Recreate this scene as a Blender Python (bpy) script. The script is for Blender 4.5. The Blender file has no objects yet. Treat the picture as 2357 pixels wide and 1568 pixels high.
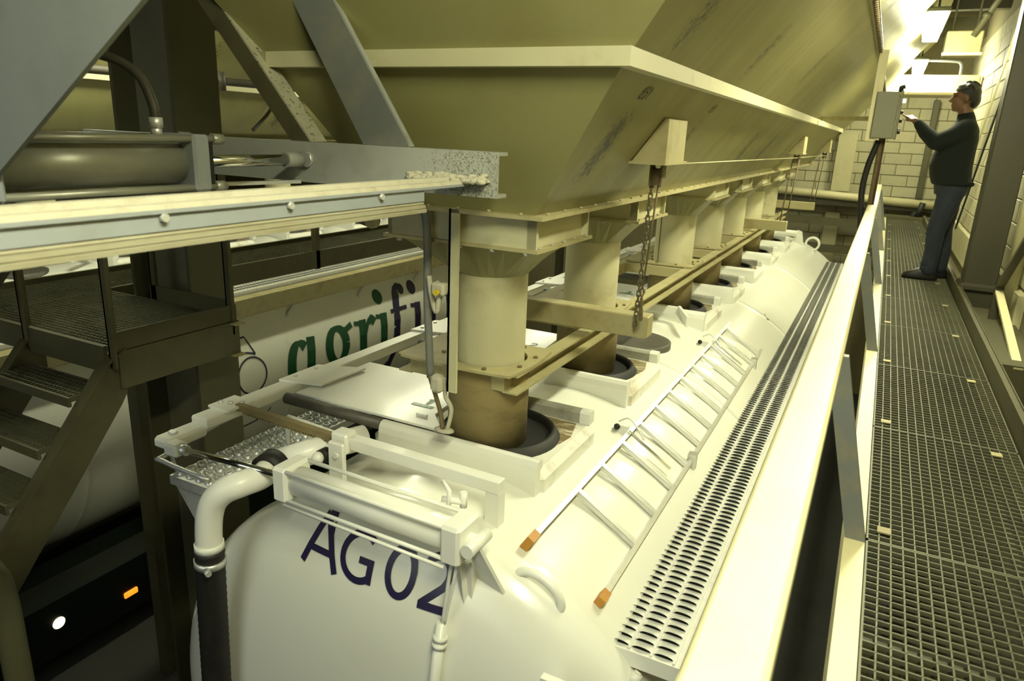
import bpy, bmesh, math, random
from mathutils import Vector, Matrix
random.seed(7)
SC = bpy.context.scene
COL = SC.collection
PI = math.pi

# ------------------------------------------------------------------ camera
cam_d = bpy.data.cameras.new('camera')
cam = bpy.data.objects.new('camera', cam_d)
COL.objects.link(cam)
cam_d.sensor_fit = 'HORIZONTAL'
cam_d.sensor_width = 36.0
cam_d.lens = 36.0 * 1627.34 / 2357.0
cam_d.clip_start = 0.02
cam_d.clip_end = 100
cam.matrix_world = Matrix(((0.88754404, -0.16380846, 0.43061858, 0.0),
                           (0.45900919, 0.23384978, -0.85710259, 0.0),
                           (0.0397006, 0.95837418, 0.28274157, 1.2),
                           (0, 0, 0, 1)))
cam_d.dof.use_dof = True
cam_d.dof.focus_distance = 3.6
cam_d.dof.aperture_fstop = 4.0
SC.camera = cam

# ------------------------------------------------------------------ world, exposure, added front fill light
SC.view_settings.view_transform = 'Standard'
SC.view_settings.look = 'None'
SC.view_settings.exposure = 0.0
SC.view_settings.gamma = 1.0
SC.view_settings.use_curve_mapping = False
w = bpy.data.worlds.new('hall_world')
SC.world = w
w.use_nodes = True
bg = w.node_tree.nodes['Background']
bg.inputs[0].default_value = (0.75, 0.85, 0.8, 1)
bg.inputs[1].default_value = 0.015


def area(name, loc, target, sx, sy, power, color):
    d = bpy.data.lights.new(name, 'AREA')
    d.shape = 'RECTANGLE'
    d.size, d.size_y = sx, sy
    d.energy = power
    d.color = color
    o = bpy.data.objects.new(name, d)
    COL.objects.link(o)
    o.location = loc
    o.rotation_euler = (Vector(target) - Vector(loc)).to_track_quat('-Z', 'Y').to_euler()
    return o


LAMP_E = 126.0                       # emission of the tube light diffusers
LAMP_C = (0.98, 0.98, 0.68)
FRONT_FILL = area('front_fill', (-2.6, -3.6, 1.6), (-2.2, 2.5, 0.0), 3.6, 3.2, 74, (0.92, 1.0, 0.90))  # unseen fill light added from the front to brighten camera-facing sides

# ------------------------------------------------------------------ materials
MATS = {}


def nodes_of(m):
    m.use_nodes = True
    nt = m.node_tree
    return nt, nt.nodes['Principled BSDF']


def paint(name, base, dirt=None, amt=0.35, rough=0.5, metal=0.0, scale=4.0, fine=40.0, bump=0.0, tint=0.0, spec=0.5,
          stretch=(1, 1, 1), lo=0.48, hi=0.72, coat=0.0):
    """painted or bare surface: base colour broken up by two noises of dirt"""
    m = bpy.data.materials.new(name)
    nt, p = nodes_of(m)
    N, L = nt.nodes.new, nt.links.new
    p.inputs['Roughness'].default_value = rough
    p.inputs['Metallic'].default_value = metal
    p.inputs['Specular IOR Level'].default_value = spec
    p.inputs['Coat Weight'].default_value = coat
    p.inputs['Coat Roughness'].default_value = 0.12
    tc = N('ShaderNodeTexCoord')
    mp = N('ShaderNodeMapping')
    mp.inputs['Scale'].default_value = stretch
    L(tc.outputs['Object'], mp.inputs['Vector'])
    n1 = N('ShaderNodeTexNoise')
    n1.inputs['Scale'].default_value = scale
    n1.inputs['Detail'].default_value = 5
    n1.inputs['Roughness'].default_value = 0.62
    L(mp.outputs['Vector'], n1.inputs['Vector'])
    r = N('ShaderNodeValToRGB')
    r.color_ramp.elements[0].position = lo
    r.color_ramp.elements[1].position = hi
    L(n1.outputs['Fac'], r.inputs['Fac'])
    mul = N('ShaderNodeMath')
    mul.operation = 'MULTIPLY'
    mul.inputs[1].default_value = amt
    L(r.outputs['Color'], mul.inputs[0])
    mx = N('ShaderNodeMix')
    mx.data_type = 'RGBA'
    mx.inputs[6].default_value = (*base, 1)
    d = dirt or tuple(c * 0.55 for c in base)
    mx.inputs[7].default_value = (*d, 1)
    L(mul.outputs[0], mx.inputs[0])
    out = mx.outputs[2]
    if tint:
        oi = N('ShaderNodeObjectInfo')
        hs = N('ShaderNodeHueSaturation')
        mr = N('ShaderNodeMapRange')
        mr.inputs['To Min'].default_value = 1 - tint
        mr.inputs['To Max'].default_value = 1 + tint
        L(oi.outputs['Random'], mr.inputs['Value'])
        L(mr.outputs['Result'], hs.inputs['Value'])
        L(out, hs.inputs['Color'])
        out = hs.outputs['Color']
    L(out, p.inputs['Base Color'])
    if bump:
        n2 = N('ShaderNodeTexNoise')
        n2.inputs['Scale'].default_value = fine
        n2.inputs['Detail'].default_value = 3
        L(mp.outputs['Vector'], n2.inputs['Vector'])
        b = N('ShaderNodeBump')
        b.inputs['Strength'].default_value = bump
        b.inputs['Distance'].default_value = 0.004
        L(n2.outputs['Fac'], b.inputs['Height'])
        L(b.outputs['Normal'], p.inputs['Normal'])
    MATS[name] = m
    return m


def glow(name, color, strength):
    m = bpy.data.materials.new(name)
    nt, p = nodes_of(m)
    p.inputs['Base Color'].default_value = (*color, 1)
    p.inputs['Emission Color'].default_value = (*color, 1)
    p.inputs['Emission Strength'].default_value = strength
    MATS[name] = m
    return m


CREAM = (0.24, 0.225, 0.092)
M_hop = paint('hopper_cream', CREAM, (0.17, 0.145, 0.045), 0.45, 0.42, scale=2.2, stretch=(1, 1.6, 0.7), bump=0.08)
M_frame = paint('dusty_cream', (0.37, 0.33, 0.165), (0.26, 0.20, 0.08), 0.7, 0.6, scale=7, bump=0.15)
M_spout = paint('spout_cream', (0.49, 0.465, 0.285), (0.22, 0.16, 0.06), 0.55, 0.5, scale=5, bump=0.05, lo=0.55, hi=0.8)
M_sleeve = paint('flour_dusted_rubber', (0.25, 0.195, 0.08), (0.15, 0.112, 0.045), 0.8, 0.75, scale=6, stretch=(1, 1, 3))
M_white = paint('gloss_white', (0.80, 0.80, 0.72), (0.60, 0.55, 0.36), 0.3, 0.38, scale=3, coat=0.1, lo=0.55, hi=0.85)
M_tank = paint('tank_white', (0.80, 0.80, 0.71), (0.66, 0.62, 0.45), 0.35, 0.26, scale=1.6, stretch=(1, 0.6, 1), coat=0.25, lo=0.5, hi=0.85)
M_pad = paint('pad_white', (0.80, 0.79, 0.69), (0.26, 0.17, 0.05), 0.75, 0.35, scale=4.2, lo=0.52, hi=0.74)
M_guide = paint('guide_grey', (0.36, 0.36, 0.30), (0.12, 0.10, 0.06), 0.8, 0.5, scale=9)
M_plate = paint('plate_grey', (0.22, 0.235, 0.215), (0.15, 0.15, 0.13), 0.4, 0.55, scale=5)
M_cap = paint('cap_grey', (0.26, 0.28, 0.275), (0.16, 0.16, 0.14), 0.5, 0.45, scale=14)
M_pipe = paint('dark_pipe', (0.035, 0.031, 0.018), (0.06, 0.05, 0.025), 0.5, 0.6, scale=12)
M_web_lit = paint('column_web_lit', (0.15, 0.142, 0.085), (0.11, 0.10, 0.055), 0.5, 0.5, scale=4)  # column paint made paler: light on the web put into the colour
M_stain = paint('flour_stain', (0.19, 0.145, 0.07), (0.66, 0.60, 0.42), 0.9, 0.85, scale=14, stretch=(0.5, 2, 1), lo=0.5, hi=0.62)
M_tread = paint('tread_metal', (0.80, 0.80, 0.75), (0.60, 0.60, 0.56), 0.4, 0.33, metal=0.25, scale=20)
M_chain = paint('chain_steel', (0.20, 0.175, 0.10), (0.10, 0.08, 0.045), 0.6, 0.5, metal=0.5, scale=60)
M_rail = paint('railing_cream', (0.72, 0.66, 0.38), (0.45, 0.38, 0.18), 0.3, 0.42, scale=5)
M_post = paint('post_grey', (0.16, 0.17, 0.155), (0.30, 0.24, 0.10), 0.5, 0.5, scale=9)
M_grey = paint('grey_paint', (0.15, 0.16, 0.145), (0.25, 0.22, 0.14), 0.5, 0.5, scale=9, bump=0.1)
M_beam = paint('beam_cream_grey', (0.28, 0.295, 0.26), (0.16, 0.13, 0.08), 0.55, 0.55, scale=12, lo=0.5, hi=0.75, bump=0.15)
M_dust = paint('grain_dust', (0.46, 0.435, 0.325), (0.32, 0.28, 0.19), 0.6, 0.95, scale=22, fine=120, bump=0.7)
M_galv = paint('galvanised', (0.70, 0.71, 0.68), (0.48, 0.49, 0.47), 0.5, 0.4, metal=0.6, scale=25)
M_alu = paint('aluminium', (0.74, 0.74, 0.70), (0.45, 0.45, 0.42), 0.3, 0.33, metal=0.75, scale=10)
M_chrome = paint('chrome', (0.75, 0.74, 0.68), None, 0.1, 0.12, metal=1.0)
M_cylalu = paint('cylinder_alu', (0.30, 0.30, 0.235), (0.20, 0.185, 0.11), 0.5, 0.38, metal=0.35, scale=6)
M_grate = paint('grating_steel', (0.125, 0.125, 0.075), (0.06, 0.06, 0.045), 0.6, 0.5, metal=0.35, scale=4)
M_green_grey = paint('olive_steel', (0.082, 0.076, 0.035), (0.05, 0.044, 0.02), 0.6, 0.55, scale=6)
M_column = paint('column_olive', (0.08, 0.076, 0.036), (0.056, 0.05, 0.025), 0.5, 0.5, scale=3)
M_columnR = paint('column_khaki', (0.045, 0.042, 0.02), (0.033, 0.03, 0.015), 0.5, 0.5, scale=3)
M_black = paint('black_rubber', (0.008, 0.0075, 0.006), (0.03, 0.024, 0.014), 0.4, 0.6, scale=12)
M_hole = paint('dark_interior', (0.01, 0.01, 0.008), None, 0.2, 0.9)  # flat dark for openings, their inner shade painted; eyes too
M_dgrey = paint('dark_grey_strip', (0.075, 0.07, 0.055), (0.14, 0.12, 0.08), 0.5, 0.5, scale=10)
M_rust = paint('rusty_steel', (0.16, 0.12, 0.055), (0.07, 0.05, 0.025), 0.7, 0.65, metal=0.2, scale=30)
M_rope = paint('pale_rope', (0.55, 0.5, 0.28), None, 0.3, 0.8)
M_orange = paint('orange_plastic', (0.50, 0.23, 0.03), (0.35, 0.12, 0.02), 0.4, 0.5, scale=20)
M_navy = paint('navy_decal', (0.018, 0.013, 0.055), None, 0.1, 0.35)
M_decal = paint('green_decal', (0.012, 0.15, 0.05), None, 0.1, 0.4)
M_tgreen = paint('text_green', (0.006, 0.075, 0.026), None, 0.1, 0.4)
M_marker = paint('chalk_black', (0.03, 0.028, 0.015), None, 0.2, 0.8)
M_block = paint('painted_block', (0.46, 0.435, 0.28), (0.34, 0.31, 0.18), 0.4, 0.6, scale=8, tint=0.07, bump=0.15)
M_mortar = paint('mortar', (0.24, 0.21, 0.11), (0.15, 0.13, 0.07), 0.6, 0.9, scale=20)
M_plinth = paint('cream_plinth', (0.50, 0.465, 0.27), (0.33, 0.29, 0.15), 0.4, 0.5)
M_floor = paint('dark_concrete', (0.03, 0.031, 0.027), (0.016, 0.016, 0.014), 0.7, 0.7, scale=1.5)
M_ceil = paint('dark_ceiling', (0.045, 0.042, 0.028), (0.02, 0.02, 0.014), 0.7, 0.8, scale=1.2)
M_dgreen = paint('dark_green_gloss', (0.0012, 0.006, 0.003), None, 0.1, 0.4)
M_cabinet = paint('cabinet_grey', (0.22, 0.215, 0.14), (0.18, 0.17, 0.10), 0.3, 0.5)
M_jacket = paint('green_fleece', (0.0016, 0.0045, 0.0026), (0.003, 0.009, 0.0055), 0.5, 0.9, scale=14, fine=200, bump=0.5)
M_jeans = paint('blue_denim', (0.016, 0.021, 0.032), (0.032, 0.04, 0.052), 0.6, 0.85, scale=9, fine=160, bump=0.5)
M_skin = paint('skin', (0.15, 0.075, 0.036), (0.11, 0.05, 0.025), 0.3, 0.5, scale=14)
M_hair = paint('dark_brown_hair', (0.009, 0.006, 0.003), (0.022, 0.015, 0.008), 0.5, 0.55, scale=40, stretch=(1, 1, 0.3), fine=160, bump=0.8)
M_shoe = paint('black_leather', (0.012, 0.011, 0.009), (0.04, 0.035, 0.02), 0.4, 0.4)
M_red = paint('dull_red', (0.10, 0.035, 0.025), None, 0.2, 0.6)
M_yellow = paint('yellow_plastic', (0.6, 0.45, 0.03), None, 0.3, 0.5)
M_lamp = glow('lamp_diffuser', LAMP_C, LAMP_E)
M_lamp2 = glow('lamp_diffuser_dim', LAMP_C, LAMP_E * 0.68)
M_amber = glow('amber_lens', (1.0, 0.20, 0.012), 2.2)
M_wlens = glow('white_lens', (1.0, 0.82, 0.5), 3.0)
M_pilot = glow('pilot_lamp', (1.0, 0.95, 0.65), 3.5)


def speckle(name, base, scale, lo, hi, col, x0=None, x1=None):
    """painted steel with fine dark spatter, optionally growing between two places along local X"""
    m = paint(name, base, tuple(c * 0.6 for c in base), 0.4, 0.55, scale=10, bump=0.1)
    nt, p = nodes_of(m)
    N, L = nt.nodes.new, nt.links.new
    src = p.inputs['Base Color'].links[0].from_socket
    tc = N('ShaderNodeTexCoord')
    n = N('ShaderNodeTexNoise')
    n.inputs['Scale'].default_value = scale
    n.inputs['Detail'].default_value = 2
    L(tc.outputs['Object'], n.inputs['Vector'])
    fac = n.outputs['Fac']
    if x0 is not None:
        sp = N('ShaderNodeSeparateXYZ')
        L(tc.outputs['Object'], sp.inputs[0])
        mr = N('ShaderNodeMapRange')
        mr.inputs['From Min'].default_value = x0
        mr.inputs['From Max'].default_value = x1
        mr.inputs['To Min'].default_value = -0.35
        mr.inputs['To Max'].default_value = 0.0
        L(sp.outputs['X'], mr.inputs['Value'])
        ad = N('ShaderNodeMath')
        L(mr.outputs['Result'], ad.inputs[0])
        L(fac, ad.inputs[1])
        fac = ad.outputs[0]
    r = N('ShaderNodeValToRGB')
    r.color_ramp.elements[0].position = lo
    r.color_ramp.elements[1].position = hi
    L(fac, r.inputs['Fac'])
    mx = N('ShaderNodeMix')
    mx.data_type = 'RGBA'
    L(r.outputs['Color'], mx.inputs[0])
    L(src, mx.inputs[6])
    mx.inputs[7].default_value = (*col, 1)
    L(mx.outputs[2], p.inputs['Base Color'])
    return m


M_flange = paint('flange_cream', (0.30, 0.285, 0.195), (0.19, 0.15, 0.07), 0.6, 0.55, scale=8, stretch=(3, 0.6, 3))
M_web = paint('rail_web_grey', (0.27, 0.295, 0.305), (0.22, 0.225, 0.2), 0.4, 0.5, scale=9)
M_splash = speckle('spattered_beam', (0.36, 0.37, 0.32), 230, 0.53, 0.60, (0.15, 0.14, 0.10), 0.35, 0.68)
M_splash2 = speckle('spattered_lit_strut', (0.36, 0.35, 0.24), 70, 0.60, 0.66, (0.10, 0.08, 0.05))  # spatter over a pale base that carries the light on the upper face


def hopper_worn():
    """cream paint with chips: density comes from the mesh attribute 'wear' (hammer marks on the hopper wall)"""
    m = paint('hopper_worn', CREAM, (0.17, 0.145, 0.045), 0.45, 0.4, scale=2.2, stretch=(1, 1.6, 0.7), bump=0.06)
    nt, p = nodes_of(m)
    N, L = nt.nodes.new, nt.links.new
    src = p.inputs['Base Color'].links[0].from_socket
    at = N('ShaderNodeAttribute')
    at.attribute_name = 'wear'
    tc = N('ShaderNodeTexCoord')
    mp = N('ShaderNodeMapping')
    mp.inputs['Scale'].default_value = (38, 120, 38)
    L(tc.outputs['Object'], mp.inputs['Vector'])
    n = N('ShaderNodeTexNoise')
    n.inputs['Scale'].default_value = 1.0
    n.inputs['Detail'].default_value = 3
    L(mp.outputs['Vector'], n.inputs['Vector'])
    a = N('ShaderNodeMath')
    a.operation = 'MULTIPLY_ADD'
    a.inputs[1].default_value = 0.36
    L(at.outputs['Fac'], a.inputs[0])
    L(n.outputs['Fac'], a.inputs[2])
    r = N('ShaderNodeValToRGB')
    r.color_ramp.elements[0].position = 0.745
    r.color_ramp.elements[1].position = 0.775
    L(a.outputs[0], r.inputs['Fac'])
    mx = N('ShaderNodeMix')
    mx.data_type = 'RGBA'
    L(r.outputs['Color'], mx.inputs[0])
    L(src, mx.inputs[6])
    mx.inputs[7].default_value = (0.06, 0.06, 0.035, 1)
    L(mx.outputs[2], p.inputs['Base Color'])
    # long pale smears down the wall
    rr = N('ShaderNodeMapRange')
    rr.inputs['To Min'].default_value = 0.30
    rr.inputs['To Max'].default_value = 0.55
    n3 = N('ShaderNodeTexNoise')
    n3.inputs['Scale'].default_value = 1.0
    mp3 = N('ShaderNodeMapping')
    mp3.inputs['Scale'].default_value = (1, 9, 1)
    L(tc.outputs['Object'], mp3.inputs['Vector'])
    L(mp3.outputs['Vector'], n3.inputs['Vector'])
    L(n3.outputs['Fac'], rr.inputs['Value'])
    L(rr.outputs['Result'], p.inputs['Roughness'])
    return m


M_worn = hopper_worn()


# ------------------------------------------------------------------ mesh helpers
class MB:
    """collects shapes in world coordinates; build() links them as ONE mesh object"""

    def __init__(self):
        self.v, self.f, self.s, self.mi = [], [], [], []
        self.cur = 0

    def add(self, vs, fs, smooth=False):
        o = len(self.v)
        self.v += [tuple(p) for p in vs]
        for f in fs:
            self.f.append([i + o for i in f])
            self.s.append(smooth)
            self.mi.append(self.cur)
        return self

    def box(self, x0, x1, y0, y1, z0, z1):
        vs = [(x, y, z) for z in (z0, z1) for y in (y0, y1) for x in (x0, x1)]
        return self.add(vs, [(0, 2, 3, 1), (4, 5, 7, 6), (0, 1, 5, 4), (2, 6, 7, 3), (0, 4, 6, 2), (1, 3, 7, 5)])

    def cbox(self, x0, x1, y0, y1, z0, z1, b=0.01):
        """box with chamfered edges"""
        xs, ys, zs = (x0, x1), (y0, y1), (z0, z1)
        vs, idx = [], {}
        for i in (0, 1):
            for j in (0, 1):
                for k in (0, 1):
                    sx, sy, sz = (1 - 2 * i) * b, (1 - 2 * j) * b, (1 - 2 * k) * b
                    for a in range(3):
                        p = [xs[i] + sx, ys[j] + sy, zs[k] + sz]
                        p[a] = (xs[i], ys[j], zs[k])[a]
                        idx[(i, j, k, a)] = len(vs)
                        vs.append(p)
        F = []
        g = lambda i, j, k, a: idx[(i, j, k, a)]
        for s in (0, 1):
            F.append([g(s, 0, 0, 0), g(s, 1, 0, 0), g(s, 1, 1, 0), g(s, 0, 1, 0)])
            F.append([g(0, s, 0, 1), g(1, s, 0, 1), g(1, s, 1, 1), g(0, s, 1, 1)])
            F.append([g(0, 0, s, 2), g(1, 0, s, 2), g(1, 1, s, 2), g(0, 1, s, 2)])
        for a in (0, 1):
            for b2 in (0, 1):
                F.append([g(0, a, b2, 1), g(1, a, b2, 1), g(1, a, b2, 2), g(0, a, b2, 2)])
                F.append([g(a, 0, b2, 0), g(a, 1, b2, 0), g(a, 1, b2, 2), g(a, 0, b2, 2)])
                F.append([g(a, b2, 0, 0), g(a, b2, 1, 0), g(a, b2, 1, 1), g(a, b2, 0, 1)])
        for i in (0, 1):
            for j in (0, 1):
                for k in (0, 1):
                    F.append([g(i, j, k, 0), g(i, j, k, 1), g(i, j, k, 2)])
        return self.add(vs, F)

    def bar(self, p, q, w, h, up=(0, 0, 1)):
        """rectangular bar from p to q, w across, h along up"""
        p, q = Vector(p), Vector(q)
        d = (q - p).normalized()
        s = d.cross(Vector(up))
        if s.length < 1e-4:
            s = d.cross(Vector((0, 1, 0)))
        s.normalize()
        u = s.cross(d)
        vs = []
        for c in (p, q):
            for a, b in ((-1, -1), (1, -1), (1, 1), (-1, 1)):
                vs.append(c + s * (a * w / 2) + u * (b * h / 2))
        return self.add(vs, [(0, 1, 2, 3), (7, 6, 5, 4), (0, 4, 5, 1), (1, 5, 6, 2), (2, 6, 7, 3), (3, 7, 4, 0)])

    def prism(self, prof, a, b, axis='Y'):
        """closed 2D profile pushed along an axis; profile axes: X:(y,z) Y:(x,z) Z:(x,y)"""
        n = len(prof)

        def P(p, t):
            return {'X': (t, p[0], p[1]), 'Y': (p[0], t, p[1]), 'Z': (p[0], p[1], t)}[axis]
        vs = [P(p, a) for p in prof] + [P(p, b) for p in prof]
        fs = [list(range(n)), list(range(2 * n - 1, n - 1, -1))]
        fs += [(i, i + n, (i + 1) % n + n, (i + 1) % n) for i in range(n)]
        return self.add(vs, fs)

    def tube(self, pts, r, seg=10, caps=True, closed=False):
        pts = [Vector(p) for p in pts]
        n = len(pts)
        rs = r if isinstance(r, (list, tuple)) else [r] * n
        T = []
        for i in range(n):
            if closed:
                t = pts[(i + 1) % n] - pts[i - 1]
            else:
                t = pts[min(i + 1, n - 1)] - pts[max(i - 1, 0)]
            T.append(t.normalized() if t.length > 1e-9 else Vector((0, 0, 1)))
        u = T[0].orthogonal().normalized()
        vs = []
        for i in range(n):
            u = (u - T[i] * u.dot(T[i]))
            u = u.normalized() if u.length > 1e-6 else T[i].orthogonal().normalized()
            w_ = T[i].cross(u)
            for k in range(seg):
                a = 2 * PI * k / seg
                vs.append(pts[i] + (u * math.cos(a) + w_ * math.sin(a)) * rs[i])
        fs = []
        for i in range(n if closed else n - 1):
            j = (i + 1) % n
            for k in range(seg):
                k2 = (k + 1) % seg
                fs.append((i * seg + k, i * seg + k2, j * seg + k2, j * seg + k))
        self.add(vs, fs, True)
        if caps and not closed:
            o = len(self.v) - len(vs)
            self.f.append([o + k for k in range(seg - 1, -1, -1)])
            self.f.append([o + (n - 1) * seg + k for k in range(seg)])
            self.s += [False, False]
            self.mi += [self.cur, self.cur]
        return self

    def lathe(self, prof, c, axis='Z', seg=32, smooth=True):
        """profile of (radius, height) turned about an axis through c"""
        vs, fs = [], []
        n = len(prof)
        for k in range(seg):
            a = 2 * PI * k / seg
            ca, sa = math.cos(a), math.sin(a)
            for r, h in prof:
                d = {'Z': (r * ca, r * sa, h), 'Y': (r * ca, h, r * sa), 'X': (h, r * ca, r * sa)}[axis]
                vs.append((c[0] + d[0], c[1] + d[1], c[2] + d[2]))
        for k in range(seg):
            k2 = (k + 1) % seg
            for i in range(n - 1):
                fs.append((k * n + i, k2 * n + i, k2 * n + i + 1, k * n + i + 1))
        return self.add(vs, fs, smooth)

    def ball(self, c, r, seg=10, rings=6):
        pr = [(r[0] if isinstance(r, tuple) else r) * 0 + 0.0 for _ in range(0)]
        R = r if isinstance(r, tuple) else (r, r, r)
        vs = [(c[0], c[1], c[2] - R[2])]
        for i in range(1, rings):
            t = -PI / 2 + PI * i / rings
            for k in range(seg):
                a = 2 * PI * k / seg
                vs.append((c[0] + R[0] * math.cos(t) * math.cos(a), c[1] + R[1] * math.cos(t) * math.sin(a), c[2] + R[2] * math.sin(t)))
        vs.append((c[0], c[1], c[2] + R[2]))
        fs = [(0, 1 + (k + 1) % seg, 1 + k) for k in range(seg)]
        for i in range(rings - 2):
            for k in range(seg):
                a, b = 1 + i * seg + k, 1 + i * seg + (k + 1) % seg
                fs.append((a, b, b + seg, a + seg))
        L = len(vs) - 1
        fs += [(L, L - seg + k, L - seg + (k + 1) % seg) for k in range(seg)]
        return self.add(vs, fs, True)

    def bolt(self, c, axis='Z', r=0.012, h=0.01):
        d = {'Z': (0, 0, h), 'Y': (0, -h, 0), 'X': (h, 0, 0)}[axis]
        self.tube([c, (c[0] + d[0], c[1] + d[1], c[2] + d[2])], r, 6)
        return self

    def mesh(self, name, mats, org):
        me = bpy.data.meshes.new(name)
        me.from_pydata([(a - org[0], b - org[1], c - org[2]) for a, b, c in self.v], [], self.f)
        for m in (mats if isinstance(mats, (list, tuple)) else [mats]):
            me.materials.append(m)
        me.polygons.foreach_set('use_smooth', self.s)
        me.polygons.foreach_set('material_index', self.mi)
        me.update()
        bm = bmesh.new()
        bm.from_mesh(me)
        bmesh.ops.recalc_face_normals(bm, faces=bm.faces)
        bm.to_mesh(me)
        bm.free()
        return me

    def build(self, name, mats, parent=None, org=None, bevel=0.0):
        o_ = ORG.get(parent.name, (0, 0, 0)) if parent else (org or (0, 0, 0))
        o = bpy.data.objects.new(name, self.mesh(name, mats, o_))
        COL.objects.link(o)
        ORG[o.name] = o_
        if parent:
            o.parent = parent
        else:
            o.location = o_
        if bevel:
            bv = o.modifiers.new('bevel', 'BEVEL')
            bv.width = bevel
            bv.segments = 2
            bv.limit_method = 'ANGLE'
            bv.angle_limit = 0.7
        return o


ORG = {}


def tag(o, label, cat, group=None):
    o['label'] = label
    o['category'] = cat
    if group:
        o['group'] = group
    return o


def thing(name, label, cat, org=(0, 0, 0), group=None):
    o = bpy.data.objects.new(name, None)
    COL.objects.link(o)
    o.location = org
    o.empty_display_size = 0.2
    ORG[o.name] = tuple(org)
    return tag(o, label, cat, group)


def struct(o):
    o['kind'] = 'structure'
    return o


def stuff(o):
    o['kind'] = 'stuff'
    return o


def copy_tree(o, parent=None, skip=()):
    c = o.copy()
    COL.objects.link(c)
    ORG[c.name] = ORG.get(o.name, (0, 0, 0))
    if parent:
        c.parent = parent
    for ch in o.children:
        if ch.name.split('.')[0] not in skip:
            copy_tree(ch, c, skip)
    return c


def arc(c, r, a0, a1, n, f):
    return [f(c, r, a0 + (a1 - a0) * i / n) for i in range(n + 1)]


def smooth_path(pts, n=6):
    """Catmull-Rom through the points"""
    pts = [Vector(p) for p in pts]
    out = []
    for i in range(len(pts) - 1):
        p0, p1, p2, p3 = pts[max(i - 1, 0)], pts[i], pts[i + 1], pts[min(i + 2, len(pts) - 1)]
        for k in range(n):
            t = k / n
            out.append(0.5 * ((2 * p1) + (p2 - p0) * t + (2 * p0 - 5 * p1 + 4 * p2 - p3) * t * t + (3 * p1 - p0 - 3 * p2 + p3) * t ** 3))
    out.append(pts[-1])
    return out


def stroke2d(pts, ws):
    """2D ribbon polygon quads of a pen stroke; ws: width or widths"""
    n = len(pts)
    W = ws if isinstance(ws, (list, tuple)) else [ws] * n
    L, R = [], []
    for i in range(n):
        a, b = pts[max(i - 1, 0)], pts[min(i + 1, n - 1)]
        dx, dy = b[0] - a[0], b[1] - a[1]
        l = math.hypot(dx, dy) or 1
        nx, ny = -dy / l, dx / l
        k = 1.0
        if 0 < i < n - 1:
            ux, uy = pts[i][0] - a[0], pts[i][1] - a[1]
            m = math.hypot(ux, uy) or 1
            c = abs((nx * -uy + ny * ux) / m)
            k = min(1 / max(c, 0.45), 2.0)
        L.append((pts[i][0] + nx * W[i] / 2 * k, pts[i][1] + ny * W[i] / 2 * k))
        R.append((pts[i][0] - nx * W[i] / 2 * k, pts[i][1] - ny * W[i] / 2 * k))
    return [[L[i], R[i], R[i + 1], L[i + 1]] for i in range(n - 1)]


def densify(pts, k=4):
    out = []
    for i in range(len(pts) - 1):
        for j in range(k):
            t = j / k
            out.append((pts[i][0] + (pts[i + 1][0] - pts[i][0]) * t, pts[i][1] + (pts[i + 1][1] - pts[i][1]) * t))
    return out + [pts[-1]]


def ell(cx, cy, rx, ry, a0, a1, n=20):
    return [(cx + rx * math.cos(math.radians(a0 + (a1 - a0) * i / n)), cy + ry * math.sin(math.radians(a0 + (a1 - a0) * i / n))) for i in range(n + 1)]


def glyph_mb(strokes, place):
    """strokes: list of (pts, widths); place maps (u, v) to 3D"""
    mb = MB()
    for i, (pts, ws) in enumerate(strokes):
        for q in stroke2d(pts, ws):
            mb.add([place(u, v, i * 0.00015) for u, v in q], [(0, 1, 2, 3)])
    return mb


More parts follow.
